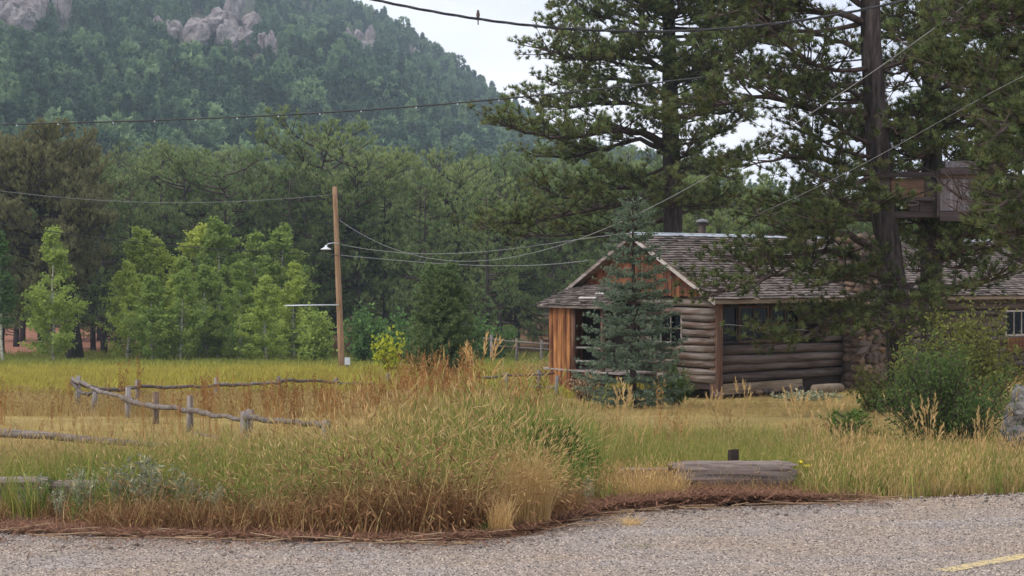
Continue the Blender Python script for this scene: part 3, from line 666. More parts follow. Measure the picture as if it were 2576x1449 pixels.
# the big browning pine on the left
bt, bc, bH, _ = forest_pine(61, 16, 6.2, .12, True, True, 2.2)
x = (190 - CX) / F_D * 108; root = thing('dying_pine', 'broad browning pine at the left edge with a thick leaning cracked trunk', 'tree', (x, 108, 0))
mb = MB(); lean = np.array([at(190, 885, 108), at(176, 800, 108), at(160, 700, 108), at(140, 560, 108), at(120, 420, 108), at(100, 310, 108)]); lean[0, 2] = -.2
tube(mb, lean, [.62, .55, .46, .36, .22, .08], 10, 0, True, RG(3), .1); part('trunk', mb, M['bark'], root, True)
c = bpy.data.objects.new('crown', bc); COL.objects.link(c); c.parent = root; tl = at(102, 690, 108); c.location = tuple(tl - np.array(root.location) - np.array([0, 0, 4.4]))
c.scale = (.72, .72, .76)
c = bpy.data.objects.new('branch', bt); COL.objects.link(c); c.parent = root; c.location = tuple(tl - np.array(root.location) - np.array([0, 0, 4.4])); c.scale = (.72, .72, .76)

# ------------------------------------------------------------------ aspens
def aspen(seed, H=10., wide=1.5, low=.1, n=7000, mat='aspen'):
    r = RG(seed); t_ = MB(); z = np.linspace(-.3, H * .97, 9); w = np.cumsum(r.normal(0, .05, (9, 2)), 0)
    T = np.concatenate([w, z[:, None]], 1); tube(t_, T, np.linspace(.12, .02, 9) * H / 10, 6, 0)
    c = MB(); nb = 95; tb = low + (1 - low) * r.uniform(0, 1, nb) ** .9
    A = np.stack([np.interp(tb * H * .97, z, T[:, k]) for k in range(3)], -1); az = r.uniform(0, 6.28, nb)
    Lb = wide * (1.02 - tb) ** .9 * np.minimum(1, .65 + (tb - low) * 1.6) * r.uniform(.55, 1.15, nb) + .15
    B = A + np.stack([np.cos(az) * Lb, np.sin(az) * Lb, Lb * r.uniform(.35, .9, nb)], -1); sticks(t_, A, B, .022, .008, 3)
    k = r.integers(0, nb, n); s = r.uniform(.3, 1.08, n)
    P = A[k] + (B[k] - A[k]) * s[:, None] + r.normal(0, .13, (n, 3)) * [1, 1, .9]
    leaves(c, P, r, .19, .16, 0)
    return t_.mesh('aspen_trunk', M['aspen_bark'], True), c.mesh('aspen_crown', M[mat]), H
AV = [aspen(80, 10, 2.9, .03, 9500), aspen(81, 10, 2.5, .04, 8500), aspen(82, 10, 3.2, .03, 11000), aspen(83, 10, 2.3, .04, 7500)]
AD = [aspen(84, 10, 1.6, .28, 4200, 'aspen_dark')]
GROVE = [(352, 568, 'aspen with a pointed top, leftmost tall one of the grove'), (402, 598, 'rounded aspen second from the left in the grove'), (452, 645, 'short yellowish aspen low in the left dip of the grove'),
         (495, 563, 'slim aspen left of the tallest aspen top'), (554, 546, 'tallest aspen in the middle of the grove'), (640, 578, 'broad aspen right of the tallest aspen'), (702, 562, 'tall aspen top beside the lamp side of the pole'),
         (742, 655, 'yellow edged aspen on the right shoulder of the grove'), (600, 655, 'lower aspen filling the centre front of the grove'), (520, 665, 'lower aspen in the front left of the grove'), (322, 655, 'low aspen at the left foot of the grove'),
         (668, 690, 'short aspen in the right front of the grove'), (768, 745, 'shortest aspen nearest the utility pole'), (436, 700, 'small bright aspen in front of the grove dip'), (380, 690, 'small aspen in the left front of the grove'),
         (575, 720, 'small aspen in front below the tallest aspen')]
r = RG(90)
for k, (dx, ty, lab) in enumerate(GROVE):
    D = 113 - (8 if ty > 640 else 0) + r.uniform(-3, 3); x = (dx - CX) / F_D * D; z0 = float(gz(x, D)); H = EYE + (HOR - ty) / F_D * D - z0
    t_, c_, H0 = AV[int(r.integers(0, 4))]; root = thing('aspen_tree', lab, 'tree', (x, D, z0), 'aspens in the meadow grove', float(r.uniform(0, 6.28))); s = H / H0
    root.scale = (max(s, .7) * 1.12, max(s, .7) * 1.12, s); link('trunk', t_, root); link('crown', c_, root)
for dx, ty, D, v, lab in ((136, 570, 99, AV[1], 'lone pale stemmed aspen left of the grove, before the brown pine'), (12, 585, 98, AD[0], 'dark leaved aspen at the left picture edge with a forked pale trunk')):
    x = (dx - CX) / F_D * D; z0 = float(gz(x, D)); H = EYE + (HOR - ty) / F_D * D - z0; s = H / 10
    root = thing('aspen_tree', lab, 'tree', (x, D, z0), 'aspens left of the grove', dx * .01); root.scale = (s * 1.1, s * 1.1, s); link('trunk', v[0], root); link('crown', v[1], root)

# ------------------------------------------------------------------ spruce, fir, shrubs
def spruce(seed, H, wide, whorls, per, twig_l, mat, nk=7, nl=.07, nw=.018, droop=.2, power=.8):
    r = RG(seed); t_ = MB(); tube(t_, [(0, 0, -.1), (.02, 0, H * .5), (0, .02, H)], [.035 * H ** .6, .022 * H ** .6, .008], 8, 0, True, r, .05)
    c = MB(); A_, B_ = [], []
    for w in range(whorls):
        t = .03 + .95 * (w + r.uniform(-.2, .2)) / whorls; z = t * H; R0 = wide * (1 - t) ** power * min(1, .6 + 3 * t) + .08; a0 = r.uniform(0, 6.28)
        for b in range(per):
            az = a0 + b * 6.283 / per + r.normal(0, .15); L = R0 * r.uniform(.75, 1.12); k = 6; u = np.linspace(0, 1, k)
            up = .28 * t - droop * (1 - t)
            P = np.stack([np.cos(az) * L * u, np.sin(az) * L * u, z + L * (up * u + .22 * u ** 3)], -1); tube(t_, P, np.linspace(.012 + .008 * L, .004, k), 4, 0, False)
            n = max(3, int(L * 17)); s = np.concatenate([r.uniform(.18, 1, n), [1]]); S = np.stack([np.interp(s, u, P[:, q]) for q in range(3)], -1)
            sd = np.where(r.uniform(0, 1, n + 1) < .5, 1, -1); sd[-1] = 0
            d = unit(np.stack([np.cos(az) * .75 - np.sin(az) * sd * .8, np.sin(az) * .75 + np.cos(az) * sd * .8, r.normal(0, .22, n + 1) + .06 + up * .5], -1))
            l = twig_l * r.uniform(.5, 1.1, n + 1) * (.5 + .9 * (1 - s) * min(1, L)); A_.append(S); B_.append(S + d * l[:, None])
    A, B = np.concatenate(A_), np.concatenate(B_); sticks(t_, A, B, .006, .003, 3)
    T = unit(B - A); ln = np.linalg.norm(B - A, axis=1); m = np.maximum(2, (ln / .055).astype(int)); i = np.repeat(np.arange(len(A)), m); u = r.uniform(.05, 1, len(i))
    needles(c, A[i] + (B[i] - A[i]) * u[:, None], T[i], r, nk, nl, nw, 1.0, .01, 0)
    return t_.mesh('spruce_trunk', M['limb']), c.mesh('spruce_crown', M[mat])
def place(name, label, cat, x, y, pair, group=None, sc=1, rz=0, names=('trunk', 'crown'), dz=0):
    root = thing(name, label, cat, (x, y, float(gz(x, y)) + dz), group, rz); root.scale = (sc, sc, sc) if np.isscalar(sc) else sc
    for n_, me in zip(names, pair): link(n_, me, root)
    return root
p = at(1592, 1050, 38); H = EYE + (HOR - 478) / F_D * 38 - .1
place('blue_spruce', 'blue green spruce standing before the cabin porch', 'tree', p[0], 38, spruce(101, H, 1.4, 18, 10, .42, 'spruce', nk=8, nl=.063, nw=.022, power=.8), rz=.4)
p = at(1112, 980, 60); H = EYE + (HOR - 655) / F_D * 60
place('fir_tree', 'young dark green fir alone in the meadow between the pole and the cabin', 'tree', p[0], 60, spruce(102, H, 1.45, 14, 7, .6, 'juniper', nk=6, nl=.14, nw=.04, droop=-.35, power=.62))
p = at(2132, 1180, 23); H = EYE + (HOR - 1035) / F_D * 23
place('pine_sapling', 'knee high pine sapling with whorled shoots beside the big green bush', 'tree', p[0], 23, spruce(103, H, .36, 6, 5, .16, 'lush', nk=10, nl=.1, nw=.008, droop=-.9), names=('stem', 'needles'))
def shrub(seed, wx, wy, H, n, ll, lw, mat, stems=26, low=.05, nrm=None, clump=.16):
    r = RG(seed); s_ = MB(); c = MB(); A_, B_ = [], []
    az = r.uniform(0, 6.28, stems); q = np.sqrt(r.uniform(.02, 1, stems))
    tip = np.stack([np.cos(az) * q * wx, np.sin(az) * q * wy, H * (1.02 - .55 * q ** 2.2) * r.uniform(.72, 1.05, stems)], -1); b0 = tip * [.22, .22, 0]; mid = (b0 + tip) / 2 * [.9, .9, 1.08]
    sticks(s_, b0, mid, .012 * H ** .5, .009 * H ** .5, 4); sticks(s_, mid, tip, .009 * H ** .5, .003, 3)
    m = 9; k = np.repeat(np.arange(stems), m); u = r.uniform(low, 1, len(k))[:, None]; S = np.where(u < .5, b0[k] + (mid[k] - b0[k]) * u * 2, mid[k] + (tip[k] - mid[k]) * (u * 2 - 1))
    E = S + unit(rdir(r, len(k)) + [0, 0, .7]) * (H * r.uniform(.1, .26, (len(k), 1))); sticks(s_, S, E, .004, .002, 3)
    i = r.integers(0, len(k), n); P = S[i] + (E[i] - S[i]) * r.uniform(.1, 1.1, (n, 1)) + r.normal(0, clump * H * .22, (n, 3)); P[:, 2] = np.maximum(P[:, 2], .02)
    leaves(c, P, r, ll, lw, 0); return s_.mesh('shrub_stems', M['limb']), c.mesh('shrub_leaves', M[mat])
SF = ('stems', 'foliage')
def sh(lab, dx, D, top_dy, width, seed, n, ll, lw, mat, stems=26, name='shrub', group=None, clump=.16, low=.05):
    x = (dx - CX) / F_D * D; H = EYE + (HOR - top_dy) / F_D * D - float(gz(x, D)); w_ = width / 2 / F_D * D
    return place(name, lab, 'shrub', x, D, shrub(seed, w_, w_ * .9, max(H, .2), n, ll, lw, mat, stems, low, clump=clump), group, names=SF)
sh('large rounded green bush near the road at the right', 2378, 22.6, 868, 375, 111, 17000, .048, .026, 'shrub', 95, low=0)
sh('tall thin yellowish shrub behind the big green bush', 2420, 30, 762, 340, 112, 12000, .075, .04, 'shrub_yellow', 70)
sh('leafy shrub against the stone chimney foot', 2200, 36, 905, 170, 113, 1500, .08, .05, 'shrub_yellow', 20)
sh('low green spirea beside the pine sapling', 2205, 23.5, 1085, 120, 114, 2500, .045, .025, 'lush', 30)
sh('green shrub beside the foot of the blue spruce', 1700, 40.5, 905, 110, 115, 1100, .1, .05, 'shrub', 16)
sh('grey leafed weeds along the cabin footing', 2030, 43, 985, 230, 116, 2600, .07, .045, 'sage', 40, clump=.4)
sh('dark bush buried in the tall roadside grass', 1395, 17.2, 1075, 190, 117, 5200, .045, .025, 'dark_bush', 40)
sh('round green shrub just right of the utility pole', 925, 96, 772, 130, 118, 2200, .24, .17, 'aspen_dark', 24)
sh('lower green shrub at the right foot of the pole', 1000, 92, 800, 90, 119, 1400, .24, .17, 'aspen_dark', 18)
sh('green shrub between the grove and the utility pole', 800, 100, 775, 110, 120, 1900, .24, .17, 'aspen', 20)
sh('sparse bright yellow sapling right of the utility pole', 985, 70, 812, 95, 121, 420, .2, .15, 'yellow_leaf', 12)
sh('dark green bush behind the far rail fence', 1230, 104, 790, 140, 122, 1800, .25, .18, 'aspen_dark', 22)
sh('withered tan weeds at the porch steps', 1470, 44, 925, 110, 123, 1500, .07, .035, 'twig', 30, name='weed_clump')

# ------------------------------------------------------------------ log cabin (local axes: u along the eaves, v along the gable, z up)
GREY, BRN = (.36, .315, .285), (.17, .075, .045)
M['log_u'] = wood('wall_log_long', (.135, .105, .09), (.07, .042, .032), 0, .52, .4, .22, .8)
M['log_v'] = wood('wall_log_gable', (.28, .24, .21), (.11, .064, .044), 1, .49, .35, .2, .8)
M['board_z'] = wood('gable_board', (.26, .1, .045), (.14, .055, .035), 2, .5, .35, .3, .8)
M['slab_z'] = wood('orange_slab', (.55, .25, .09), (.2, .075, .035), 2, .47, .3, .2, .7)
M['plank_u'] = wood('plank_long', (.3, .235, .17), (.2, .14, .09), 0, .5, .5, .15)
M['plank_v'] = wood('plank_cross', (.38, .34, .32), (.22, .17, .14), 1, .5, .5, .15)
M['trim'] = wood('trim_board', (.62, .58, .55), (.45, .38, .33), 1, .5, .7, .08)
M['dark_wood'] = plain('dark_wood', (.045, .03, .025), .9)
M['shingle'] = surf('cedar_shingle', lambda t: mul(t, mul(t, mixc(t, ramp(t, noise(t, 1.3, 4), [(.38, 0), (.62, 1)]), (.15, .122, .108), (.215, .18, .16)), isl(t, .5, 1.35)),
                    ramp(t, noise(t, 1, 3, stretch=(40, 5, 5)), [(.3, .7), (.7, 1.2)])), .95, spec=.1)
gm, gt, go_ = newmat('window_glass'); g1 = nd(gt, 'ShaderNodeBsdfTransparent'); g1.inputs[0].default_value = (.75, .78, .8, 1); g2 = nd(gt, 'ShaderNodeBsdfGlossy', Roughness=.05); g2.inputs[0].default_value = (.2, .21, .22, 1)
fr = nd(gt, 'ShaderNodeFresnel', IOR=1.5); gx = nd(gt, 'ShaderNodeMixShader'); gt.links.new(fr.outputs[0], gx.inputs[0]); gt.links.new(g1.outputs[0], gx.inputs[1]); gt.links.new(g2.outputs[0], gx.inputs[2]); gt.links.new(gx.outputs[0], go_.inputs[0])
M['glass'] = gm; M['post_red'] = wood('corner_wood', (.17, .1, .07), (.12, .055, .035), 2, .5); M['th_ridge'] = plain('ridge_metal', (.4, .43, .47), .6, .2, .15); M['th_pipe'] = plain('dull_pipe', (.2, .2, .21), .6); M['curtain'] = plain('curtain_cloth', (.05, .05, .058), .9); M['stone_dark'] = M['stone']  # curtain cloth is near black: shade under the eaves put into its colour
CAB = thing('log_cabin', 'weathered log cabin with long shingle roof, porch and stone chimney', 'cabin', (5.68, 45, .1), None, math.radians(38))
def SH(V): V = np.array(V, float).reshape(-1, 3); V[:, 2] += .025 * V[:, 0] + .035 * V[:, 1]; return V
def shear(mb): mb.v = [SH(v) for v in mb.v]; return mb
def cp(name, mb, mat, parent=None, smooth=False, label=None, kind=None):
    return part(name, shear(mb), mat, parent or CAB, smooth, True, label, kind)
rc = RG(140)
def log(axis, a0, a1, b, z, rad, mat, parent=None, name='log'):
    rad = rad * rc.uniform(.88, 1.1); k = max(5, int(abs(a1 - a0) / .7) + 3); t = np.linspace(a0, a1, k); P = np.zeros((k, 3)); P[:, axis] = t; P[:, 1 - axis] = b; P[:, 2] = z
    P[:, 2] += np.cumsum(rc.normal(0, .008, k)); P[:, 1 - axis] += rc.normal(0, .006, k)
    mb = MB(); tube(mb, P, rad * np.linspace(1, rc.uniform(.84, .98), k) * (1 + rc.normal(0, .02, k)), 11, 0, True, rc, .035); return cp(name, mb, mat, parent, True)
VR, ZR, PT, ZE = 3.05, 4.57, .548, 2.68
rz_ = lambda v: ZR - PT * abs(v - VR)
# enclosing walls behind the logs
mb = MB(); box(mb, (.12, 2.95, 1.5), (.1, 5.8, 2.5)); box(mb, (8.5, 5.82, 1.5), (16.9, .1, 2.6)); box(mb, (16.9, 2.9, 1.5), (.1, 5.7, 2.6)); box(mb, (12, .13, 1.5), (9.6, .1, 2.5)); box(mb, (2.9, .13, .6), (5.4, .06, 1.5)); box(mb, (12, .16, .1), (9.6, .06, .6)); box(mb, (6.3, .4, 1.55), (1.7, .5, 2.4))
cp('wall', mb, M['dark_wood'])
zl = .42 + .213 * np.arange(11)
for k, z in enumerate(zl):
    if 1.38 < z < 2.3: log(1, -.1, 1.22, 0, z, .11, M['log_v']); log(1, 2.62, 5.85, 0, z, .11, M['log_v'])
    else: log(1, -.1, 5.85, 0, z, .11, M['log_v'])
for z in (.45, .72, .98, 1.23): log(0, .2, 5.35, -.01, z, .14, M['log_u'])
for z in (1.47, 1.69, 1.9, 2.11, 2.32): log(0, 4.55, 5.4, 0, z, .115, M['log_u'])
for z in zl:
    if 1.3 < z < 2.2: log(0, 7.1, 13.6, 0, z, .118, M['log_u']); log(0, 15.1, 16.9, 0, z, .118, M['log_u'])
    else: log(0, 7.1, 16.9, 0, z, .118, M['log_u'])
mb = MB(); box(mb, (.07, -.03, 1.32), (.24, .26, 2.55), None, 0, .012, rc); cp('corner_post', mb, M['post_red'], label='reddish square corner post under the eave')
# vertical gable boards
for v in np.arange(.35, 5.75, .165):
    z0, z1, z2 = 2.75 + rc.uniform(-.02, .02), rz_(v) - .1, rz_(v + .155) - .1
    if min(z1, z2) < z0 + .05: continue
    u = -.055 + rc.uniform(-.012, .012); V = np.array([(u, v, z0), (u + .03, v, z0), (u + .03, v + .155, z0), (u, v + .155, z0), (u, v, z1), (u + .03, v, z1), (u + .03, v + .155, z2), (u, v + .155, z2)])
    cp('board', MB().add(V, CUBEF), M['board_z'])
# roof
def slab(mb, A, Bv, Cv, th):
    A, Bv, Cv = map(np.asarray, (A, Bv, Cv)); n = unit(np.cross(Bv, Cv)) * th
    V = np.array([A - n, A + Bv - n, A + Bv + Cv - n, A + Cv - n, A, A + Bv, A + Bv + Cv, A + Cv]); return mb.add(V, CUBEF)
U0, U1 = -.38, 17.2
roof = cp('roof', slab(slab(MB(), (U0, -.4, ZE), (U1 - U0, 0, 0), (0, VR + .4, PT * (VR + .4)), .09), (U1, 6.4, ZR - PT * (6.4 - VR)), (U0 - U1, 0, 0), (0, VR - 6.4, PT * (6.4 - VR)), .09), M['plank_u'])
def shingles(mb, O, Ud, Sd, LU, LS, r, expo=.145, skip=.012):
    O, Ud, Sd = np.asarray(O, float), unit(np.asarray(Ud, float)), unit(np.asarray(Sd, float)); N = unit(np.cross(Ud, Sd)); N = N if N[2] > 0 else -N
    for i in range(int(LS / expo) + 1):
        s = i * expo; w = r.uniform(.12, .3, int(LU / .19) + 4); e = np.concatenate([[0], np.cumsum(w)]) - r.uniform(0, .2); e = np.clip(e, 0, LU); a, b = e[:-1] + .004, e[1:] - .004
        k = (b - a > .03) & (r.uniform(0, 1, len(a)) > skip); a, b = a[k], b[k]; n = len(a)
        s0 = s + r.normal(0, .012, n); s1 = np.minimum(s0 + .21, LS); h0 = .042 + r.uniform(0, .018, n) + (r.uniform(0, 1, n) < .04) * .03; h1 = .006
        f = lambda uu, ss, hh: O + uu[:, None] * Ud + ss[:, None] * Sd + np.broadcast_to(hh, (n,))[:, None] * N
        V = np.stack([f(a, s0, h0 - .02), f(b, s0, h0 - .02), f(b, s1, -.004), f(a, s1, -.004), f(a, s0, h0), f(b, s0, h0 + r.normal(0, .003, n)), f(b, s1, h1), f(a, s1, h1)], 1)
        mb.add(V.reshape(-1, 3), (CUBEF[None] + (np.arange(n) * 8)[:, None, None]).reshape(-1, 4))
LS = (VR + .4) * math.sqrt(1 + PT * PT); mb = MB(); shingles(mb, (U0 - .02, -.43, ZE - .005), (1, 0, 0), (0, 1, PT), U1 - U0, LS, rc)
shingles(mb, (U1, 6.4, ZR - PT * (6.4 - VR)), (-1, 0, 0), (0, -1, PT), U1 - U0, (6.4 - VR) * math.sqrt(1 + PT * PT), rc, .3)
cp('shingles', mb, M['shingle'], roof, kind='stuff')
mb = MB(); slab(mb, (U0 - .03, VR - .17, ZR + .06 - PT * .17), (U1 - U0, 0, 0), (0, .17, PT * .17), .012); slab(mb, (U1, VR + .17, ZR + .06 - PT * .17), (U0 - U1, 0, 0), (0, -.17, PT * .17), .012); cp('ridge_cap', mb, M['th_ridge'], roof, label='pale metal ridge cap')
for (va, vb, nm, mt) in ((-.42, VR, 'barge_board', 'trim'), (6.3, VR, 'barge_board', 'plank_v')):
    mb = MB(); d = np.array([0, vb - va, abs(vb - va) * PT]); A = np.array([U0 - .03, va, rz_(va) - .03]); mb.add(np.array([A, A + [.04, 0, 0], A + [.04, 0, -.1], A + [0, 0, -.1], A + d, A + d + [.04, 0, 0], A + d + [.04, 0, -.1], A + d + [0, 0, -.1]]), CUBEF); cp(nm, mb, M[mt], roof)
mb = MB(); box(mb, (8.4, -.41, ZE - .07), (U1 - U0 - .1, .03, .09)); cp('fascia_board', mb, M['plank_u'], roof)
for u in np.arange(.3, 16.5, .62):
    mb = MB(); d = np.array([0, .5, .5 * PT]); A = np.array([u, -.36, ZE - .1]); mb.add(np.array([A, A + [.07, 0, 0], A + [.07, 0, -.1], A + [0, 0, -.1], A + d, A + d + [.07, 0, 0], A + d + [.07, 0, -.1], A + d + [0, 0, -.1]]), CUBEF); cp('rafter', mb, M['dark_wood'], roof)
# stove pipe behind the ridge
mb = MB(); tube(mb, [(3.4, 3.9, 3.9), (3.4, 3.9, 5.0)], .12, 10); sp = cp('stove_pipe', mb, M['limb'], None, True)
mb = MB(); tube(mb, [(3.4, 3.9, 5.0), (3.4, 3.9, 5.05), (3.4, 3.9, 5.12)], [.2, .2, .05], 10); cp('cap', mb, M['th_pipe'], sp, True)
# windows
def window(c, w, h, axis, mat, curt=True, nx_=2, nz=2, fr_=.06):
    """axis 0: pane runs along u and faces -v; axis 1: runs along v and faces -u"""
    def B(mb, a, z, sa, sz, d=.05, off=0): box(mb, ((c[0] + a, c[1] - off, c[2] + z) if axis == 0 else (c[0] - off, c[1] + a, c[2] + z)), ((sa, d, sz) if axis == 0 else (d, sa, sz)))
    mb = MB(); B(mb, 0, 0, w, h, .008, -.01); root = cp('window', MB().add(*[(mb.v[0]), mb.f[0][0]]), M['glass'])
    mb = MB()
    for s in (-1, 1): B(mb, s * (w / 2 + fr_ / 2), 0, fr_, h + 2 * fr_); B(mb, 0, s * (h / 2 + fr_ / 2), w - .002, fr_ , .046)
    cp('frame', mb, mat, root)
    mb = MB()
    for k in range(1, nx_): B(mb, -w / 2 + w * k / nx_, 0, .03, h - .004, .03, .008)
    for k in range(1, nz): B(mb, 0, -h / 2 + h * k / nz, w - .004, .022, .024, .008)
    cp('muntin', mb, mat, root)
    if curt:
        k = np.linspace(-w / 2, w / 2, 40); off = .07 + .018 * np.sin(k * 38); z = [c[2] - h / 2, c[2] + h / 2]; V = []
        for zz in z:
            for a, o_ in zip(k, off): V.append((c[0] + a, c[1] + o_, zz) if axis == 0 else (c[0] + o_, c[1] + a, zz))
        q = np.arange(39); cp('curtain', MB().add(V, np.stack([q, q + 1, q + 41, q + 40], -1)), M['curtain'], root)
    return root
for cu, w_ in ((1.0, 1.0), (2.25, 1.15), (3.6, 1.15)): window((cu, .62, 1.93), w_, .95, 0, M['dark_wood'] if cu < 2 else M['post_red'], cu > 2, 2, 2)
window((-.02, 1.92, 1.83), 1.24, .78, 1, M['plank_v'], True, 3, 2)
window((14.35, -.02, 1.75), 1.3, .75, 0, M['trim'], False, 3, 1)
mb = MB(); box(mb, (2.6, .72, 1.3), (4.9, .05, 2.5)); box(mb, (4.62, .37, 1.9), (.06, .66, 1.1)); box(mb, (.15, .37, 1.9), (.05, .66, 1.1)); box(mb, (-.16, 4.2, 1.35), (.06, 2.5, 2.2)); cp('porch_walls_and_shade_panel', mb, M['dark_wood'])  # last box: dark panel added over the gable logs as porch shade
for k in range(3):
    mb = MB(); box(mb, (14.35, -.13, 1.2 - .16 * k), (1.5, .03, .15), None, 0, .004, rc); cp('board', mb, M['board_z'], label='red board under the right hand window')
# skirting and footing
mb = MB(); box(mb, (1.85, -.14, .16), (3.3, .05, .3), None, 0, .015, rc); cp('skirting_board', mb, M['plank_u'], label='wide tan skirting board under the long wall')
for k in range(16):
    mb = MB(); rocky(mb, (rc.uniform(-.25, .3) if k < 5 else rc.uniform(.3, 4.8), -.12 - rc.uniform(0, .2), .02 - .02 * k * 0), (.16, .13, .1), 500 + k, 2, .25, rc.uniform(0, 3)); cp('foundation_stone', mb, M['stone'])
mb = MB(); box(mb, (.05, 1.4, .22), (.14, 2.6, .16)); cp('sill_log', mb, M['dark_wood'])
# porch
for k in range(8):
    mb = MB(); box(mb, (-.1 - .19 * k, 4.0, .52), (.18, 3.5, .045), None, 0, .006, rc); cp('deck_board', mb, M['plank_v'])
for k, v in enumerate(np.arange(4.5, 5.4, .205)):
    mb = MB(); a = np.linspace(0, PI, 7); prof = np.stack([-1.45 - .07 * np.sin(a), v + .1 - .1 * np.cos(a)], -1); n = 7
    V = np.concatenate([np.c_[prof, np.full(n, -.1)], np.c_[prof, np.full(n, 2.42)]]); q = np.arange(6); mb.add(V, np.stack([q, q + 1, q + n + 1, q + n], -1)); mb.add(np.array([(-1.44, v, -.1), (-1.40, v, -.1), (-1.40, v + .2, -.1), (-1.44, v + .2, -.1), (-1.44, v, 2.42), (-1.40, v, 2.42), (-1.40, v + .2, 2.42), (-1.44, v + .2, 2.42)]), CUBEF)
    cp('slab_board', mb, M['slab_z'], label='bright orange bark-free slab of the porch end wall')
for u in np.arange(-1.38, -.05, .2):
    mb = MB(); box(mb, (u + .09, 5.5, 1.2), (.18, .05, 2.5), None, 0, .006, rc); cp('board', mb, M['board_z'])
for v in (3.12, 4.43):
    mb = MB(); tube(mb, [(-1.42, v, -.1), (-1.42, v, 1.2), (-1.42, v, 2.4)], [.075, .07, .065], 8, 0, True, rc, .05); cp('porch_post', mb, M['post_red'], None, True)
for z in (.8, 1.2):
    mb = MB(); tube(mb, [(-1.42, 3.12, z), (-1.42, 3.7, z + .02), (-1.42, 4.3, z)], .035, 6, 0, True); cp('porch_rail', mb, M['plank_v'], None, True)
pr = cp('porch_roof', slab(MB(), (-1.68, 5.86, 2.44), (0, -2.93, 0), (1.66, 0, .62), .07), M['plank_v'])
mb = MB(); shingles(mb, (-1.70, 2.93, 2.44), (0, 1, 0), (1.66, 0, .62), 2.95, 1.76, rc, .15); cp('shingles', mb, M['shingle'], pr, kind='stuff')
for (u, v0, v1) in ((-.95, 3.25, 4.0), (-1.3, 3.6, 4.35)):
    mb = MB(); z = 2.44 + (u + 1.68) * .62 / 1.66 + .075; V = np.array([(u, v0, z), (u + .07, v0, z + .026), (u + .07, v1, z + .026), (u, v1, z), (u, v0, z + .03), (u + .07, v0, z + .056), (u + .07, v1, z + .056), (u, v1, z + .03)]); cp('batten', MB().add(V, CUBEF), M['trim'], pr, label='loose pale batten on the porch shingles')
# chimney of rough stones
mb = MB(); box(mb, (6.28, -.32, 1.2), (1.62, .75, 2.6)); box(mb, (6.22, .1, 3.2), (1.0, .75, 2.3)); chim = cp('chimney', mb, M['mortar'])
STV = []
for k in range(7):
    m_ = MB(); rocky(m_, (0, 0, 0), (1, 1, 1), 600 + k, 2, .3, 0, 0, 12); STV.append(m_.mesh('stone', M['stone'], False))
def stone(p, s, rzz=0):
    o = link('stone', STV[int(rc.integers(0, 7))], chim); q = SH(p)[0]; o.location = tuple(q); o.scale = tuple(s); o.rotation_euler = (rc.normal(0, .15), rc.normal(0, .3), rzz + rc.normal(0, .25))
z = .0
while z < 2.5:
    h = rc.uniform(.14, .38); u = 5.42 - rc.uniform(0, .2)
    while u < 7.1:
        w = rc.uniform(.2, .62); stone((u + w / 2, -.7 + rc.uniform(-.06, .06), z + h / 2 + rc.uniform(-.06, .06)), (w * rc.uniform(.5, .62), .15, h * rc.uniform(.45, .7))); u += w
    for v in (-.5, -.2): stone((5.46, v, z + h / 2), (.13, .2, h * .56))
    z += h * .96
while z < 4.35:
    h = rc.uniform(.18, .3); u = 5.65
    while u < 6.75:
        w = rc.uniform(.24, .45); stone((u + w / 2, -.28 + rc.uniform(-.05, .05), z + h / 2 + rc.uniform(-.05, .05)), (w * rc.uniform(.5, .62), .13, h * rc.uniform(.45, .7))); u += w
    for v in (-.1, .25): stone((5.66, v, z + h / 2), (.12, .2, h * .56))
    z += h * .96
p = at(2082, 978, 44.6); d = rotz(math.radians(38)) @ [1, 0, .03]
mb = MB(); tube(mb, [p - d * .55, p, p + d * .55], [.15, .145, .13], 12, 0, True, rc, .05); part('log_body', mb, M['plank_u'], thing('fallen_log', 'short peeled log lying at the foot of the long cabin wall', 'log', p - [0, 0, .15]), True)

# ------------------------------------------------------------------ tree house
TH = thing('tree_house', 'plank tree house on a platform between the two near pine trunks', 'tree house', at(2340, 540, 36.2))
M['th_grey'] = wood('weather_board', (.27, .245, .26), (.2, .17, .17), 2, .5, .6, .12); M['th_or'] = wood('rusty_plywood', (.19, .11, .07), (.12, .075, .055), 0, .5, .6, .1); M['th_dk'] = wood('dark_beam', (.1, .075, .07), (.07, .05, .05), 0, .5, .6, .15)
def pan(name, x0, y0, x1, y1, D, th, mat, label=None):
    a, b = at(x0, y1, D), at(x1, y0, D); mb = MB(); box(mb, (a + b) / 2 + [0, th / 2, 0], (b[0] - a[0], th, b[2] - a[2]), None, 0, .006, rc); return part(name, mb, mat, TH, label=label)
pan('rail_beam', 2203, 433, 2356, 446, 35.62, .09, M['th_dk']); 
for x0, x1, mt in ((2207, 2240, 'th_dk'), (2242, 2290, 'th_or'), (2291, 2326, 'th_or'), (2328, 2356, 'th_dk')): pan('wall_board', x0, 447.5, x1, 496, 35.68, .03, M[mt])
pan('rail_beam', 2225, 496.5, 2352, 504, 35.6, .1, M['th_dk'])
for x0, x1 in ((2288, 2312), (2313, 2352)): pan('skirt_board', x0, 505.5, x1, 532, 35.72, .03, M['th_dk'])
pan('corner_post', 2357, 430, 2363, 545, 35.6, .06, M['th_dk'])
for x0, x1 in ((2364, 2400), (2401, 2440), (2441, 2478)): pan('wall_panel', x0, 449, x1, 530, 35.7, .03, M['th_grey'], 'grey weathered plywood wall panel'); 
pan('wall_strip', 2364, 439, 2480, 448.5, 35.66, .04, M['th_or']); pan('roof_board', 2366, 423, 2484, 438, 35.5, .06, M['th_dk']); pan('roof_board', 2378, 405, 2470, 421, 36.2, .05, M['th_grey'])
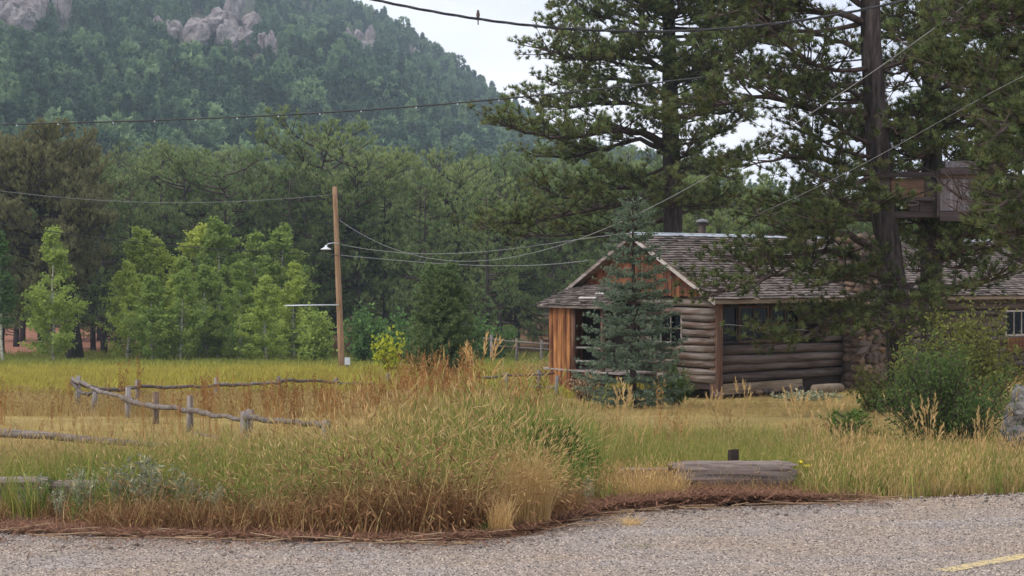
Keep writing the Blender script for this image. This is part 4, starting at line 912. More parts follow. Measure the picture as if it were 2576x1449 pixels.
pan('floor_beam', 2364, 531.5, 2490, 556, 35.6, .1, M['th_dk']); pan('floor_beam', 2236, 533, 2363, 547, 35.75, .1, M['th_dk']); pan('support_beam', 2130, 546, 2205, 557, 36.1, .12, M['th_dk'])
for k in range(9):
    a, b = at(2236, 533, 35.85 + .24 * k), at(2490, 533, 35.85 + .24 * k); mb = MB(); box(mb, (a + b) / 2 - [0, 0, .02], (b[0] - a[0], .22, .035), None, 0, .004, rc); part('floor_board', mb, M['th_dk'], TH)
a = at(2370, 448, 37.9); b = at(2480, 520, 37.9); mb = MB(); box(mb, (a + b) / 2, (b[0] - a[0], .04, a[2] - b[2]), None, 0, .006, rc); part('back_wall', mb, M['th_dk'], TH)
t = np.linspace(0, 2 * PI, 15); ctr = at(2292, 511, 35.5); mb = MB(); tube(mb, np.stack([ctr[0] + .17 * np.cos(t), ctr[1] + .0 * t, ctr[2] + .05 * np.sin(t)], -1), .009, 5, 0, False)
tag(link('rope', mb.mesh('rope', M['post'])), 'pale rope loop hanging on the tree house skirt boards', 'rope')

# ------------------------------------------------------------------ utility pole, cables, bird
D = 80; b_, t_ = at(860, 938, D), at(842, 470, D); b_[2] = 0
UP = thing('utility_pole', 'leaning brown wooden utility pole with a white lamp in the meadow', 'utility pole', b_)
mb = MB(); k = np.linspace(0, 1, 12)[:, None]; tube(mb, b_ + (t_ - b_) * k - [[0, 0, .2]] * (k < .01), np.linspace(.165, .115, 12), 12, 0, True, rc, .03); part('pole_shaft', mb, M['pole'], UP, True)
mb = MB(); tube(mb, [at(716, 769, D - .2), at(780, 768, D - .2), at(852, 767, D - .2)], .035, 7); part('side_pipe', mb, M['metal'], UP, True)
mb = MB(); tube(mb, [at(851, 613, D - .1), at(838, 611, D - .4), at(826, 613, D - .7), at(821, 618, D - .75)], .022, 6); part('lamp_arm', mb, M['white'], UP, True)
c = at(820, 618, D - .75); mb = MB(); tube(mb, [c + [0, 0, .02], c - [0, 0, .07], c - [0, 0, .17], c - [0, 0, .2]], [.05, .07, .26, .27], 14); part('lamp_shade', mb, M['white'], UP, True)
for dx_, dy_ in ((845, 490), (848, 553), (852, 640)):
    c = at(dx_ + 8, dy_, D - .16); mb = MB(); tube(mb, [c - [0, 0, .08], c, c + [0, 0, .08]], [.03, .06, .04], 8); part('insulator', mb, M['wire'], UP, True)
c = at(874, 918, D - .4); c2 = c.copy(); c2[2] = 0
MBx = thing('meter_box', 'small grey meter box on a short post beside the utility pole foot', 'meter box', c2); mb = MB(); box(mb, c2 + [0, 0, .2], (.09, .09, .5)); part('box_post', mb, M['post'], MBx); mb = MB(); box(mb, c2 + [0, 0, .55], (.26, .16, .36)); part('box', mb, M['metal'], MBx)
def wire(label, p0, p1, pts, rad, mat, twist=0, clips=0):
    """cable hanging in the vertical plane through two plan points (dx, depth)"""
    x0, y0, x1, y1 = (p0[0] - CX) / F_D * p0[1], p0[1], (p1[0] - CX) / F_D * p1[1], p1[1]; P = []
    px = np.array(pts, float); t = np.linspace(0, 1, 60); s = np.linspace(px[0, 0], px[-1, 0], 70)
    # smooth through the sight points with a local quadratic fit
    yy = np.interp(s, px[:, 0], px[:, 1]); 
    if len(px) > 3: yy = np.polyval(np.polyfit(px[:, 0], px[:, 1], min(4, len(px) - 1)), s)
    for dx, dy in zip(s, yy):
        k = (dx - CX) / F_D; q = (k * y0 - x0) / ((x1 - x0) - k * (y1 - y0)); P.append(at(dx, dy, y0 + (y1 - y0) * q))
    P = np.array(P); mb = MB()
    if twist:
        L = np.concatenate([[0], np.cumsum(np.linalg.norm(np.diff(P, axis=0), axis=1))]); tt = np.arange(0, L[-1], .07); Q = np.stack([np.interp(tt, L, P[:, k]) for k in range(3)], -1)
        for ph in (0, 2.1, 4.2):
            tube(mb, Q + np.stack([0 * tt, rad * .9 * np.sin(tt * twist + ph), rad * .9 * np.cos(tt * twist + ph)], -1), rad * .8, 5, 0, True)
    else: tube(mb, P, rad, 5, 0, True)
    o = tag(link('cable', mb.mesh('cable', M[mat], True)), label, 'cable', 'overhead cables')
    for q in range(clips):
        k = int((q + .5) / clips * 69); m2 = MB(); box(m2, P[k] - [0, 0, rad * 1.4], (.03, .03, .035)); part('clip', m2, M['metal'], o, local=True)
    return P
W1 = wire('thick twisted cable across the top of the sky with a bird on it', (800, 24), (2300, 25), [(780, -40), (940, 0), (1205, 48), (1450, 73), (1700, 78), (1900, 67), (2100, 38), (2210, 14), (2400, -30)], .0135, 'wire', 5.5)
wire('black cable rising across the mountain to the near pine trunks', (0, 42), (2180, 36), [(-200, 320), (0, 314), (850, 281), (1300, 246), (1720, 200), (2190, 148)], .02, 'wire', 0, 22)
wire('thin cable from the left edge to the pole top', (0, 70), (840, 79.9), [(-200, 455), (0, 480), (210, 502), (420, 509), (640, 505), (845, 489)], .013, 'wire_light')
wire('thin dark cable from the left edge to the pole below the lamp', (0, 66), (850, 79.8), [(-200, 533), (0, 563), (210, 595), (420, 615), (640, 633), (850, 642)], .018, 'wire')
wire('pale sagging cable from the pole up to the top right', (855, 79.7), (2446, 26), [(855, 553), (920, 596), (1000, 632), (1150, 657), (1300, 642), (1500, 585), (1695, 493), (1880, 388), (2060, 270), (2216, 167), (2446, 0), (2560, -90)], .0105, 'wire_light')
wire('thin pale cable from the pole towards the cabin ridge', (855, 79.7), (1620, 48), [(857, 615), (960, 631), (1100, 639), (1300, 624), (1460, 602), (1600, 586)], .012, 'wire_light')
wire('thin low cable from the pole to the porch gable', (855, 79.7), (1500, 49), [(855, 642), (1000, 655), (1180, 667), (1320, 668), (1400, 664), (1480, 655)], .012, 'wire_light')
wire('thin cable climbing right past the tree house beam', (1931, 34), (2445, 26), [(1915, 535), (2102, 448), (2227, 382), (2292, 347), (2445, 260), (2600, 180)], .0055, 'wire_light')
wire('thin line strung across the cabin window', (1812, 44.6), (2040, 44), [(1812, 815), (1920, 824), (2030, 830)], .007, 'wire_light')
k = int(np.argmin(np.abs(W1[:, 0] - at(1206, 0, 24.2)[0]))); p = W1[k] + [0, 0, .022]
M['bird'] = plain('bird_feathers', (.13, .1, .08), .9, 0, .3, 60)
BD = thing('bird', 'small brown bird perched upright on the thick top cable', 'bird', p)
mb = MB(); tube(mb, [p + [.0, .01, -.05], p + [0, .005, -.01], p + [0, 0, .03], p + [0, -.008, .06], p + [0, -.015, .078], p + [0, -.02, .1], p + [0, -.02, .112]], [.01, .02, .03, .027, .021, .02, .006], 10, 0, True); part('body', mb, M['bird'], BD, True)
mb = MB(); box(mb, p + [0, .02, -.07], (.018, .008, .07), rotx(.25)); part('tail', mb, M['bird'], BD)
mb = MB(); tube(mb, [p + [0, -.038, .1], p + [0, -.055, .098]], [.005, .001], 5); part('beak', mb, M['wire'], BD)
for s in (-1, 1): mb = MB(); tube(mb, [p + [s * .009, 0, .01], p + [s * .009, -.004, -.008]], .0022, 4); part('leg', mb, M['wire'], BD)

# ------------------------------------------------------------------ rail fences
def fence(label, posts, rails, cat='fence', rp=.065, rr=.045, group=None, under=.15):
    p0 = at(posts[0][0], posts[0][1], posts[0][2]); p0[2] = float(gz(p0[0], p0[1])); root = thing('rail_fence', label, cat, p0, group)
    for (dx, ty, D, lean) in posts:
        a = at(dx, ty, D); g = float(gz(a[0], D)); b = np.array([a[0] - lean, D, g - under]); mb = MB(); tube(mb, [b, (a + b) / 2, a], [rp, rp * .95, rp * .88], 8, 0, True, rc, .12); part('post', mb, M['post'], root, True)
    for (pts, rad) in rails:
        P = np.array([at(*q) for q in pts]); n = len(P); t = np.linspace(0, n - 1, n * 4); Q = np.stack([np.interp(t, np.arange(n), P[:, k]) for k in range(3)], -1) + rc.normal(0, .012, (n * 4, 3))
        mb = MB(); tube(mb, Q, np.linspace(rad, rad * .75, len(Q)), 7, 0, True, rc, .15); part('rail', mb, M['rail'], root, True)
fence('grey split rail fence along the far side of the corral', [(198, 945, 38, .05), (346, 955, 40.5, 0), (544, 950, 43.5, 0), (701, 947, 46, -.03), (846, 950, 48, 0), (976, 940, 50, 0)],
      [([(183, 962, 37.8), (250, 978, 38.8), (290, 980, 39.5), (346, 974, 40.4), (440, 975, 42), (548, 970, 43.4)], .055), ([(540, 968, 43.6), (620, 967, 45), (706, 963, 45.9)], .055), ([(695, 958, 46.1), (770, 958, 47), (850, 962, 47.9)], .055), ([(838, 964, 48), (900, 966, 49), (985, 968, 49.9)], .055),
       ([(250, 1022, 39), (346, 1014, 40.4), (470, 1018, 42.2)], .035), ([(460, 1020, 42.1), (600, 1006, 44.5), (706, 1002, 45.9)], .035), ([(700, 1001, 46), (860, 1003, 48), (992, 1004, 49.9)], .035)])
fence('grey split rail fence running from the corral corner towards the road', [(240, 985, 36.2, .06), (322, 975, 33.6, 0), (392, 985, 31, 0), (478, 995, 28.6, 0), (612, 1035, 25.2, -.04), (630, 1030, 25.4, .05), (820, 1058, 21.8, 0)],
      [([(183, 955, 37.9), (215, 968, 36.9), (250, 984, 36), (330, 1006, 33.4)], .055), ([(310, 1002, 33.8), (380, 1022, 31.3), (480, 1034, 28.5)], .06), ([(470, 1030, 28.7), (540, 1046, 27), (620, 1056, 25.2)], .05), ([(610, 1048, 25.3), (720, 1062, 23.4), (826, 1072, 21.7)], .05),
       ([(182, 962, 37.9), (200, 985, 37.2), (222, 992, 36.8), (250, 978, 36.1)], .04), ([(232, 1040, 36.3), (300, 1056, 34), (350, 1070, 32.6)], .045), ([(400, 1080, 30.6), (480, 1092, 28.5), (560, 1100, 26.6)], .04)])
fence('low brown rail fence just left of the porch', [(1272, 938, 46, 0), (1355, 931, 46.6, 0), (1402, 945, 45.2, .04)], [([(1190, 952, 45.6), (1272, 945, 46), (1395, 941, 46.5)], .04), ([(1275, 978, 46), (1330, 970, 46.4), (1400, 978, 46)], .035)], rp=.06)
fence('far grey rail fence at the forest edge left of the porch', [(1236, 842, 99, 0), (1300, 852, 99, 0), (1362, 856, 98.5, 0), (1420, 858, 98, 0)], [([(1215, 851, 99), (1300, 861, 99), (1420, 868, 98)], .07), ([(1230, 870, 99), (1300, 874, 99), (1420, 882, 98)], .07)], rp=.1, group='rail fences')
p = at(0, 1098, 22.4)
FR = thing('fallen_rail', 'grey brown pole lying in the dry grass at the left edge', 'rail', p); P = np.array([at(-60, 1097, 22.6), at(0, 1100, 22.5), at(130, 1108, 22.4), at(250, 1120, 22.2), at(430, 1133, 22)]); P[:, 2] += .06
mb = MB(); tube(mb, np.repeat(P, 2, 0) + rc.normal(0, .01, (10, 3)) if False else P, [.06, .06, .055, .05, .035], 8, 0, True, rc, .12); part('pole', mb, M['rail'], FR, True)

# ------------------------------------------------------------------ timbers and boulders by the road
def timber(label, x0, x1, ytop, ybase, D, seed, depth=.34, yaw=0):
    r = RG(seed); a, b = at(x0, ybase, D), at(x1, ybase, D); h = (ybase - ytop) / F_D * D; L = b[0] - a[0]; c = (a + b) / 2; c[2] = 0
    root = thing('timber_barrier', label, 'timber', c, 'timbers along the road edge'); n = 22; m = 22; t = np.linspace(-.5, .5, n); ang = np.arange(m) / m * 2 * PI
    sq = np.stack([np.sign(np.cos(ang)) * np.abs(np.cos(ang)) ** .45, np.sign(np.sin(ang)) * np.abs(np.sin(ang)) ** .45], -1); crack = 1 - .15 * (r.uniform(0, 1, m) < .4) * r.uniform(.5, 1.3, m)
    V = np.zeros((n, m, 3)); V[..., 0] = t[:, None] * L + r.normal(0, .012, (n, m)) * (np.abs(t[:, None]) > .45) * 3; prof = sq[None] * (crack * (1 + r.normal(0, .012, (n, m))))[..., None] * (1 - .12 * np.maximum(0, np.abs(t) - .42) / .08 * r.uniform(.4, 1, n))[:, None, None]
    V[..., 1] = prof[..., 0] * depth / 2; V[..., 2] = prof[..., 1] * h / 2 + h / 2 - .02; V = V.reshape(-1, 3) @ rotz(yaw).T + c
    i, j = np.meshgrid(np.arange(n - 1), np.arange(m), indexing='ij'); q = np.stack([i * m + j, i * m + (j + 1) % m, (i + 1) * m + (j + 1) % m, (i + 1) * m + j], -1).reshape(-1, 4)
    mb = MB().add(V, q); mb.f.append((np.arange(m)[::-1][None], 0)); mb.f.append((np.arange(m)[None] + (n - 1) * m, 0)); part('timber_body', mb, M['deadlog'], root); return root
timber('weathered squared timber by the road in front of the cabin yard', 1690, 1990, 1160, 1246, 17.5, 201, .36, .03)
timber('half hidden timber just left of the squared road timber', 1560, 1688, 1182, 1246, 17.7, 202, .34, -.03)
timber('grey weathered timber lying at the left edge of the road', -180, 118, 1206, 1292, 15.9, 203, .36, .02)
timber('second timber behind sage at the left edge', 128, 285, 1206, 1284, 16.1, 204, .34, -.04)
p = at(1845, 1160, 17.9); g = np.array([p[0], 17.9, 0]); ST = thing('stub_post', 'short dark brown stub post behind the squared road timber', 'post', g); mb = MB(); box(mb, g + [0, 0, .11], (.1, .1, .68), rotz(.3), 0, .008, RG(4)); part('stub', mb, M['dark_wood'], ST)
for k, (dx, dy, D, s, lab) in enumerate(((2600, 1045, 24, (.62, .5, .5), 'largest grey boulder at the right picture edge behind the bush'), (2560, 1075, 23, (.34, .3, .22), 'flat dark boulder under the largest one at the right edge'), (2515, 1110, 22.5, (.22, .2, .14), 'small low boulder beside the foot of the green bush'))):
    p = at(dx, dy, D); p[2] = float(gz(p[0], D)) + s[2] * .6 + (.22 if k == 0 else 0.08 if k == 1 else 0); root = thing('boulder', lab, 'boulder', p, 'boulders at the right edge'); mb = MB(); rocky(mb, p, s, 220 + k, 4, .3, k, 0, 10); part('boulder_body', mb, M['boulder'], root, False)

# ------------------------------------------------------------------ grasses
def tuft(seed, spec, mats):
    r = RG(seed); mb = MB()
    for (n, h, kw, hd) in spec:
        t_, d_ = blades(mb, r, n, h, **kw)
        if hd:
            k = r.uniform(0, 1, n) < hd[0]; heads(mb, t_[k], d_[k], r, hd[1], hd[2], hd[3])
    return mb.mesh('tuft', [M[m] for m in mats])
def mk(name, spec, mats, nv=5): lib(name, [tuft(hash_(name) + k, spec, mats) for k in range(nv)])
def hash_(s): return sum(ord(c) * (i + 7) for i, c in enumerate(s)) % 9000
mk('tan', [(16, .62, dict(hv=.35, disc=.12, lean=.35, droop=.25, w=.008, seg=3), None), (7, .85, dict(hv=.2, disc=.1, lean=.25, droop=.22, w=.005, seg=4), (1, .1, .0055, 1))], ['tan', 'straw'])
mk('mixed', [(20, .6, dict(hv=.35, disc=.12, lean=.45, droop=.4, w=.011, seg=4), None), (6, .8, dict(hv=.25, disc=.1, lean=.35, droop=.35, w=.006, seg=4, m=1), (1, .09, .005, 1)), (8, .5, dict(hv=.3, disc=.12, lean=.5, droop=.5, w=.009, seg=4, m=1), None)], ['green', 'tan'])
mk('lush', [(22, .5, dict(hv=.35, disc=.12, lean=.4, droop=.35, w=.013, seg=4), None), (4, .6, dict(hv=.25, disc=.1, lean=.35, droop=.35, w=.007, seg=4, m=1), (.7, .08, .0045, 1))], ['lush', 'green'])
mk('dead', [(22, .42, dict(hv=.4, disc=.14, lean=.8, droop=.75, w=.010, seg=5), (.25, .06, .0055, 0)), (3, .55, dict(hv=.4, disc=.12, lean=.9, droop=.6, w=.007, seg=5, m=1), (.6, .07, .005, 1))], ['brown', 'tan'])
mk('yardgreen', [(22, .55, dict(hv=.35, disc=.13, lean=.45, droop=.45, w=.011, seg=4), None), (3, .7, dict(hv=.25, disc=.1, lean=.35, droop=.35, w=.006, seg=4, m=1), (1, .08, .005, 1))], ['yard', 'tan'])
mk('short', [(26, .24, dict(hv=.45, disc=.16, lean=.5, droop=.4, w=.010, seg=3), None)], ['green'])
mk('shorttan', [(22, .3, dict(hv=.45, disc=.16, lean=.6, droop=.4, w=.009, seg=3), None), (6, .45, dict(hv=.3, disc=.14, lean=.3, droop=.2, w=.006, seg=3, m=1), (1, .07, .005, 1))], ['tan', 'straw'])
mk('mead', [(34, .3, dict(hv=.5, disc=.45, lean=.4, droop=.25, w=.03, seg=2), None)], ['meadow'])
mk('meadg', [(34, .34, dict(hv=.5, disc=.5, lean=.4, droop=.25, w=.035, seg=2), None)], ['meadow_green'])
mk('meadt', [(30, .42, dict(hv=.5, disc=.35, lean=.35, droop=.25, w=.02, seg=2), (.5, .12, .02, 0))], ['tan'])
mk('rushes', [(12, .5, dict(hv=.3, disc=.1, lean=.3, droop=.2, w=.008, seg=3, m=1), None)], ['rust', 'tan'])
def dock(seed, H=1.0):
    r = RG(seed); mb = MB(); n = r.integers(2, 5); t_, d_ = blades(mb, r, n, H, .2, .05, .12, .05, .014, 4, 0)
    for q in range(n):
        m = 26; s = r.uniform(.45, 1.02, m); P = t_[q] * s[:, None] * [1, 1, 1] ; P[:, :2] = t_[q][:2] * (s ** 1.8)[:, None]; P += r.normal(0, .012, P.shape)
        d = unit(rdir(r, m) * [1, 1, .6] + [0, 0, .9]); heads(mb, P, d, r, .055, .007, 0)
    return mb.mesh('dock', [M['rust']])
lib('dock', [dock(900 + k) for k in range(6)])
def plume(seed):
    r = RG(seed); mb = MB(); t_, d_ = blades(mb, r, 7, 1.0, .2, .06, .22, .12, .008, 4, 0)
    for q in range(7):
        m = 16; s = r.uniform(.8, 1.02, m); P = t_[q] * s[:, None]; P[:, :2] = t_[q][:2] * (s ** 1.8)[:, None]; heads(mb, P, unit(d_[q] + rdir(r, m) * .45), r, .08, .006, 0)
    blades(mb, r, 14, .55, .4, .1, .4, .35, .009, 3, 1); return mb.mesh('plume', [M['straw'], M['green']])
lib('plume', [plume(930 + k) for k in range(5)])

SPECIES = {}
def grow(lab, libname, n, xr, yr, dens, size, seed, tilt=.12, szf=None):
    """dens(x, y) in 0..1 keeps a share of n random places"""
    r = RG(seed); u = r.uniform(0, 1, n); y = yr[0] + (yr[1] - yr[0]) * u if yr[1] / yr[0] < 1.6 else 1 / (1 / yr[0] + (1 / yr[1] - 1 / yr[0]) * u) * .55 + (yr[0] + (yr[1] - yr[0]) * u) * .45
    x = (r.uniform(xr[0], xr[1], n) - CX) / F_D * y; k = r.uniform(0, 1, n) < dens(x, y); x, y = x[k], y[k]
    s = size * r.uniform(.7, 1.3, len(x)); 
    if szf is not None: s = s * szf(x, y)
    s = s * (1 - .42 * sstep(17.2, 20, y) * (1 - sstep(26, 28, y)) * (1 - sstep(760, 980, DXF(x, y))))   # thinner growth towards the corral
    scatter(lab, libname, np.stack([x, y, gz(x, y)], -1), s, r, tilt); SPECIES[lab] = len(x)
def cabin_free(x, y):
    c, s = math.cos(math.radians(38)), math.sin(math.radians(38)); u = (x - 5.68) * c + (y - 45) * s; v = -(x - 5.68) * s + (y - 45) * c
    return ~((u > -1.9) & (u < 17.5) & (v > -.35) & (v < 6.3))
DXF = lambda x, y: CX + x / y * F_D
L_ = lambda x, y: y - edge_y(x)                                   # metres behind the road edge
nG, nH = NoiseF(31, 1.1), NoiseF(32, 2.6)
rightpatch = lambda x, y: sstep(1430, 1560, DXF(x, y)) * (1 - sstep(1990, 2080, DXF(x, y))) * (1 - sstep(17.6, 18.2, y))   # litter before the timber
leftlog = lambda x, y: (1 - sstep(200, 330, DXF(x, y))) * (1 - sstep(15.9, 16.4, y))
mid = lambda x, y: np.exp(-((DXF(x, y) - 1050) / 330) ** 2)
W_ = (-500, 3100)
base = lambda x, y: (1 - rightpatch(x, y)) * (1 - leftlog(x, y) * .9)
grow('dead_roadside_grass', 'dead', 11000, W_, (13.6, 17.6), lambda x, y: base(x, y) * sstep(.25, .6, L_(x, y)) * (1 - sstep(1.2, 2.4, L_(x, y))) * (1 - sstep(1380, 1480, DXF(x, y))) * (1 - .9 * np.exp(-((DXF(x, y) - 1300) / 55) ** 4)), 1.0, 401, szf=lambda x, y: .75 + .5 * mid(x, y))
grow('green_roadside_grass', 'yardgreen', 5000, W_, (14.6, 21), lambda x, y: base(x, y) * sstep(.9, 1.7, L_(x, y)) * (.55 + .5 * nG(x + 4, y)) * (1 - sstep(1450, 1600, DXF(x, y))), 1.25, 422, szf=lambda x, y: (.8 + .45 * mid(x, y)) * (.9 + .38 * nG(x * 1.3, y * 1.3)))
grow('mixed_roadside_grass', 'mixed', 3600, W_, (14.2, 22), lambda x, y: base(x, y) * sstep(1.0, 2.0, L_(x, y)) * (.45 + .5 * nH(x, y)) * (1 - sstep(1900, 2300, DXF(x, y)) * .6), .95, 402, szf=lambda x, y: (.7 + .45 * mid(x, y)) * np.where(DXF(x, y) > 1500, .72, 1) * (.9 + .35 * nG(x * 1.3 + 5, y * 1.3)))
grow('lush_roadside_grass', 'lush', 7500, W_, (14.4, 21), lambda x, y: base(x, y) * sstep(.7, 1.4, L_(x, y)) * np.clip(.65 + .9 * nG(x * .7, y), 0, 1) * (1 - sstep(1100, 1400, DXF(x, y)) * .5), 1.0, 403, szf=lambda x, y: (.8 + .35 * mid(x, y)) * np.where(DXF(x, y) > 1500, .6, 1) * (.9 + .35 * nG(x * 1.3, y * 1.3)))
grow('tan_roadside_grass', 'tan', 6500, W_, (15.4, 30), lambda x, y: base(x, y) * sstep(2.0, 3.8, L_(x, y)) * (.55 + .45 * nH(x + 9, y)) * np.where((DXF(x, y) > 1430) & (y < 23), .3, 1), .85, 404, szf=lambda x, y: (.8 + .3 * mid(x, y)) * np.where(DXF(x, y) > 1500, .62, 1) * (1 - .75 * sstep(19, 25, y)))
grow('right_verge_grass', 'shorttan', 2900, (1900, 3100), (16.2, 24), lambda x, y: sstep(.05, .3, L_(x, y)) * sstep(1960, 2080, DXF(x, y)), .75, 405)
grow('right_verge_green', 'short', 7500, (1500, 3100), (16.2, 26), lambda x, y: sstep(.1, .5, L_(x, y)) * (1 - rightpatch(x, y)) * (.6 + .5 * nG(x, y)), 1.1, 406)
grow('yellow_green_yard_grass', 'yardgreen', 3200, (1420, 2500), (17.9, 24), lambda x, y: .9 * (1 - rightpatch(x, y)), .62, 407)
grow('grass_over_the_timber', 'shorttan', 900, (1450, 1720), (16.3, 17.6), lambda x, y: .55 + 0 * x, .6, 420)
grow('grass_before_the_timbers', 'dead', 420, (1480, 2050), (16.7, 17.5), lambda x, y: .5 + 0 * x, .5, 421)
grow('dry_meadow_grass', 'tan', 15000, W_, (24, 50), lambda x, y: cabin_free(x, y) * (.65 + .35 * nH(x * .6, y * .6)) * np.where(DXF(x, y) > 1450, .7, 1) , .85, 408, szf=lambda x, y: np.where(DXF(x, y) > 1450, .62, .7) * (1 - np.where(DXF(x, y) > 1450, .76, .8) * sstep(22, 29, y)))
grow('far_dry_grass', 'meadt', 7000, W_, (34, 62), lambda x, y: cabin_free(x, y) * sstep(-2, 3, x + 6 * nA(x, y) + (y < 48) * 30), .55, 409, szf=lambda x, y: np.where((DXF(x, y) > 1400) & (y < 48), .35, 1))
grow('yellow_meadow_grass', 'mead', 15000, (-500, 1800), (46, 100), lambda x, y: cabin_free(x, y) * (1 - .8 * sstep(0, 6, x)) * (1 - sstep(84, 96, y + 5 * nA(x, y))), 1.0, 410)
grow('green_meadow_grass', 'meadg', 9000, W_, (76, 122), lambda x, y: sstep(76, 88, y + 5 * nA(x, y)), 1.1, 411)
grow('tan_meadow_grass', 'meadt', 5000, (900, 2000), (55, 100), lambda x, y: cabin_free(x, y) * sstep(-1, 5, x) * .8, .9, 412)
grow('rust_dock_stalks', 'dock', 900, (-300, 1300), (24, 42), lambda x, y: (.35 + .6 * nH(x, y)) * (.4 + .6 * sstep(350, 650, DXF(x, y))), .7, 413, .06)
grow('russet_stalk_grass', 'rushes', 2300, (-300, 1350), (20, 44), lambda x, y: (.5 + .5 * nH(x + 3, y)), .5, 414)
grow('rust_stalks_by_the_fir', 'dock', 150, (930, 1260), (26, 44), lambda x, y: np.exp(-((DXF(x, y) - 1090) / 110) ** 2), 1.05, 415, .07)
grow('rust_stalks_in_the_tall_grass', 'dock', 170, (560, 1350), (19.5, 27), lambda x, y: (.3 + .5 * nG(x, y)) * sstep(620, 900, DXF(x, y)), .95, 423, .09)
grow('green_clump_by_the_bush', 'lush', 900, (1000, 1500), (16.4, 20), lambda x, y: np.exp(-((DXF(x, y) - 1270) / 150) ** 2) * .95, 1.28, 424)
grow('straw_seed_plumes', 'plume', 170, (900, 2576), (18, 30), lambda x, y: .5 + .5 * nG(x, y), .68, 416, .08)
print(SPECIES)

# reddish needle litter along the road edge
r = RG(430); mb = MB(); n = 16000; x = np.concatenate([r.uniform(-7.5, 3.2, n), r.normal(1.9, 1.0, 12000)]); y = np.concatenate([edge_y(x[:n]) + np.abs(r.normal(0, .42, n)) - .12, edge_y(x[n:]) + np.abs(r.normal(.2, .55, 12000)) - .1])
xe = r.uniform(-8, 3.8, 3500); x = np.concatenate([x, xe]); y = np.concatenate([y, edge_y(xe) - np.abs(r.normal(0, .45, 3500))]); k = x < 3.8; x, y = x[k], y[k]; n = len(x); z = gz(x, y) + r.uniform(.012, .06, n) * (1 + 1.2 * np.exp(-((x - 2) / 1.3) ** 2)); a = r.uniform(0, PI, n); L = r.uniform(.05, .2, n)
d = np.stack([np.cos(a), np.sin(a), r.normal(0, .18, n)], -1) * L[:, None]; s = np.stack([-np.sin(a), np.cos(a), 0 * a], -1) * .006; P = np.stack([x, y, z], -1)
mb.add(np.stack([P - s, P + s, P + d], 1).reshape(-1, 3), np.arange(n * 3).reshape(-1, 3)); tag(link('needle_litter', mb.mesh('needle_litter', M['litter'])), kind='stuff')
n = 170; x = r.uniform(-6, 4, n); y = edge_y(x) + r.normal(-.02, .16, n); a = r.normal(0, .5, n) + PI * (r.uniform(0, 1, n) < .5); L = r.uniform(.15, .6, n); A = np.stack([x, y, np.full(n, .03)], -1); B = A + np.stack([np.cos(a) * L, np.sin(a) * L, r.uniform(-.005, .05, n)], -1)
mb = MB(); sticks(mb, A, B, .007, .004, 4); tag(link('fallen_twigs', mb.mesh('fallen_twigs', M['twig'])), kind='stuff')
n = 420; x = r.uniform(-8, 9, n); y = edge_y(x) - np.abs(r.normal(0, .5, n)) + .05; s = r.uniform(.008, .026, n); mb = MB(); V, Fc = ICO[1]
VV = (V[None] * (1 + r.normal(0, .12, (n, 12, 1))) * s[:, None, None] * [1, 1, .7] + np.stack([x, y, .012 + s * .4], -1)[:, None]); mb.add(VV.reshape(-1, 3), (Fc[None] + (np.arange(n) * 12)[:, None, None]).reshape(-1, 3))
M['pebble'] = surf('loose_chippings', lambda t: mul(t, mixc(t, 0, (.3, .25, .21), (.4, .3, .3)), isl(t, .3, 1.3)), .95); tag(link('loose_gravel', mb.mesh('loose_gravel', M['pebble'])), kind='stuff')

# stone chips standing proud of the seal coat
def chip(seed):
    r_ = RG(seed); V_, F_ = np.array([[1, 0, 0], [0, 1, 0], [-1, 0, 0], [0, -1, 0], [0, 0, .9], [0, 0, -.6]], float), np.array([[0, 1, 4], [1, 2, 4], [2, 3, 4], [3, 0, 4], [1, 0, 5], [2, 1, 5], [3, 2, 5], [0, 3, 5]])
    return MB().add(V_ * r_.uniform(.7, 1.25, (6, 1)) * [1, 1, .85], F_).mesh('chip', M['chip'])
M['chip'] = surf('road_chips', lambda t: mul(t, mixc(t, orand(t, 0, 1), (.26, .225, .205), (.4, .33, .27)), orand(t, .45, 1.5)), .95, spec=.1)
lib('chip', [chip(440 + k) for k in range(5)])
r = RG(441); n = 52000; y = 1 / r.uniform(1 / 17.6, 1 / 11.2, n); x = (r.uniform(-150, 2750, n) - CX) / F_D * y; k = y < edge_y(x) + .1; x, y = x[k], y[k]
scatter('road_chippings', 'chip', np.stack([x, y, np.full(len(x), .012)], -1), r.uniform(.006, .0135, len(x)), r, .4)

# single plants by the road
def clump(lab, dx, dy, n, h, disc, lean, droop, w, mat, seed, heads_=None, name='grass_clump', mats=None, group=None):
    D = EYE * F_D / (dy - HOR); x = (dx - CX) / F_D * D; r = RG(seed); mb = MB(); t_, d_ = blades(mb, r, n, h, .35, disc, lean, droop, w, 5, 0)
    if heads_: heads(mb, t_, d_, r, heads_[0], heads_[1], 1)
    root = thing(name, lab, 'grass clump', (x, D, .0), group); part('blades', mb, [M[mat], M['straw']], root, local=True); return root
clump('largest straw coloured grass clump leaning over the road edge', 1322, 1326, 1300, .84, .22, .5, .4, .006, 'straw', 501, (.06, .0042), group='grass clumps at the road edge')
clump('smaller straw clump just left of the largest one', 1258, 1348, 300, .5, .1, .5, .5, .006, 'straw', 502, group='grass clumps at the road edge')
clump('small green tuft at the foot of the straw clumps', 1222, 1348, 60, .2, .07, .6, .5, .009, 'lush', 503, group='grass clumps at the road edge')
clump('low tan tuft with two upright stalks on the gravel edge', 1585, 1322, 120, .16, .1, 1.6, .6, .006, 'straw', 504, group='grass clumps at the road edge')
clump('low flat grass tuft spreading on the pavement edge', 1600, 1378, 130, .07, .16, 1.6, .5, .007, 'green', 505, group='grass clumps at the road edge')
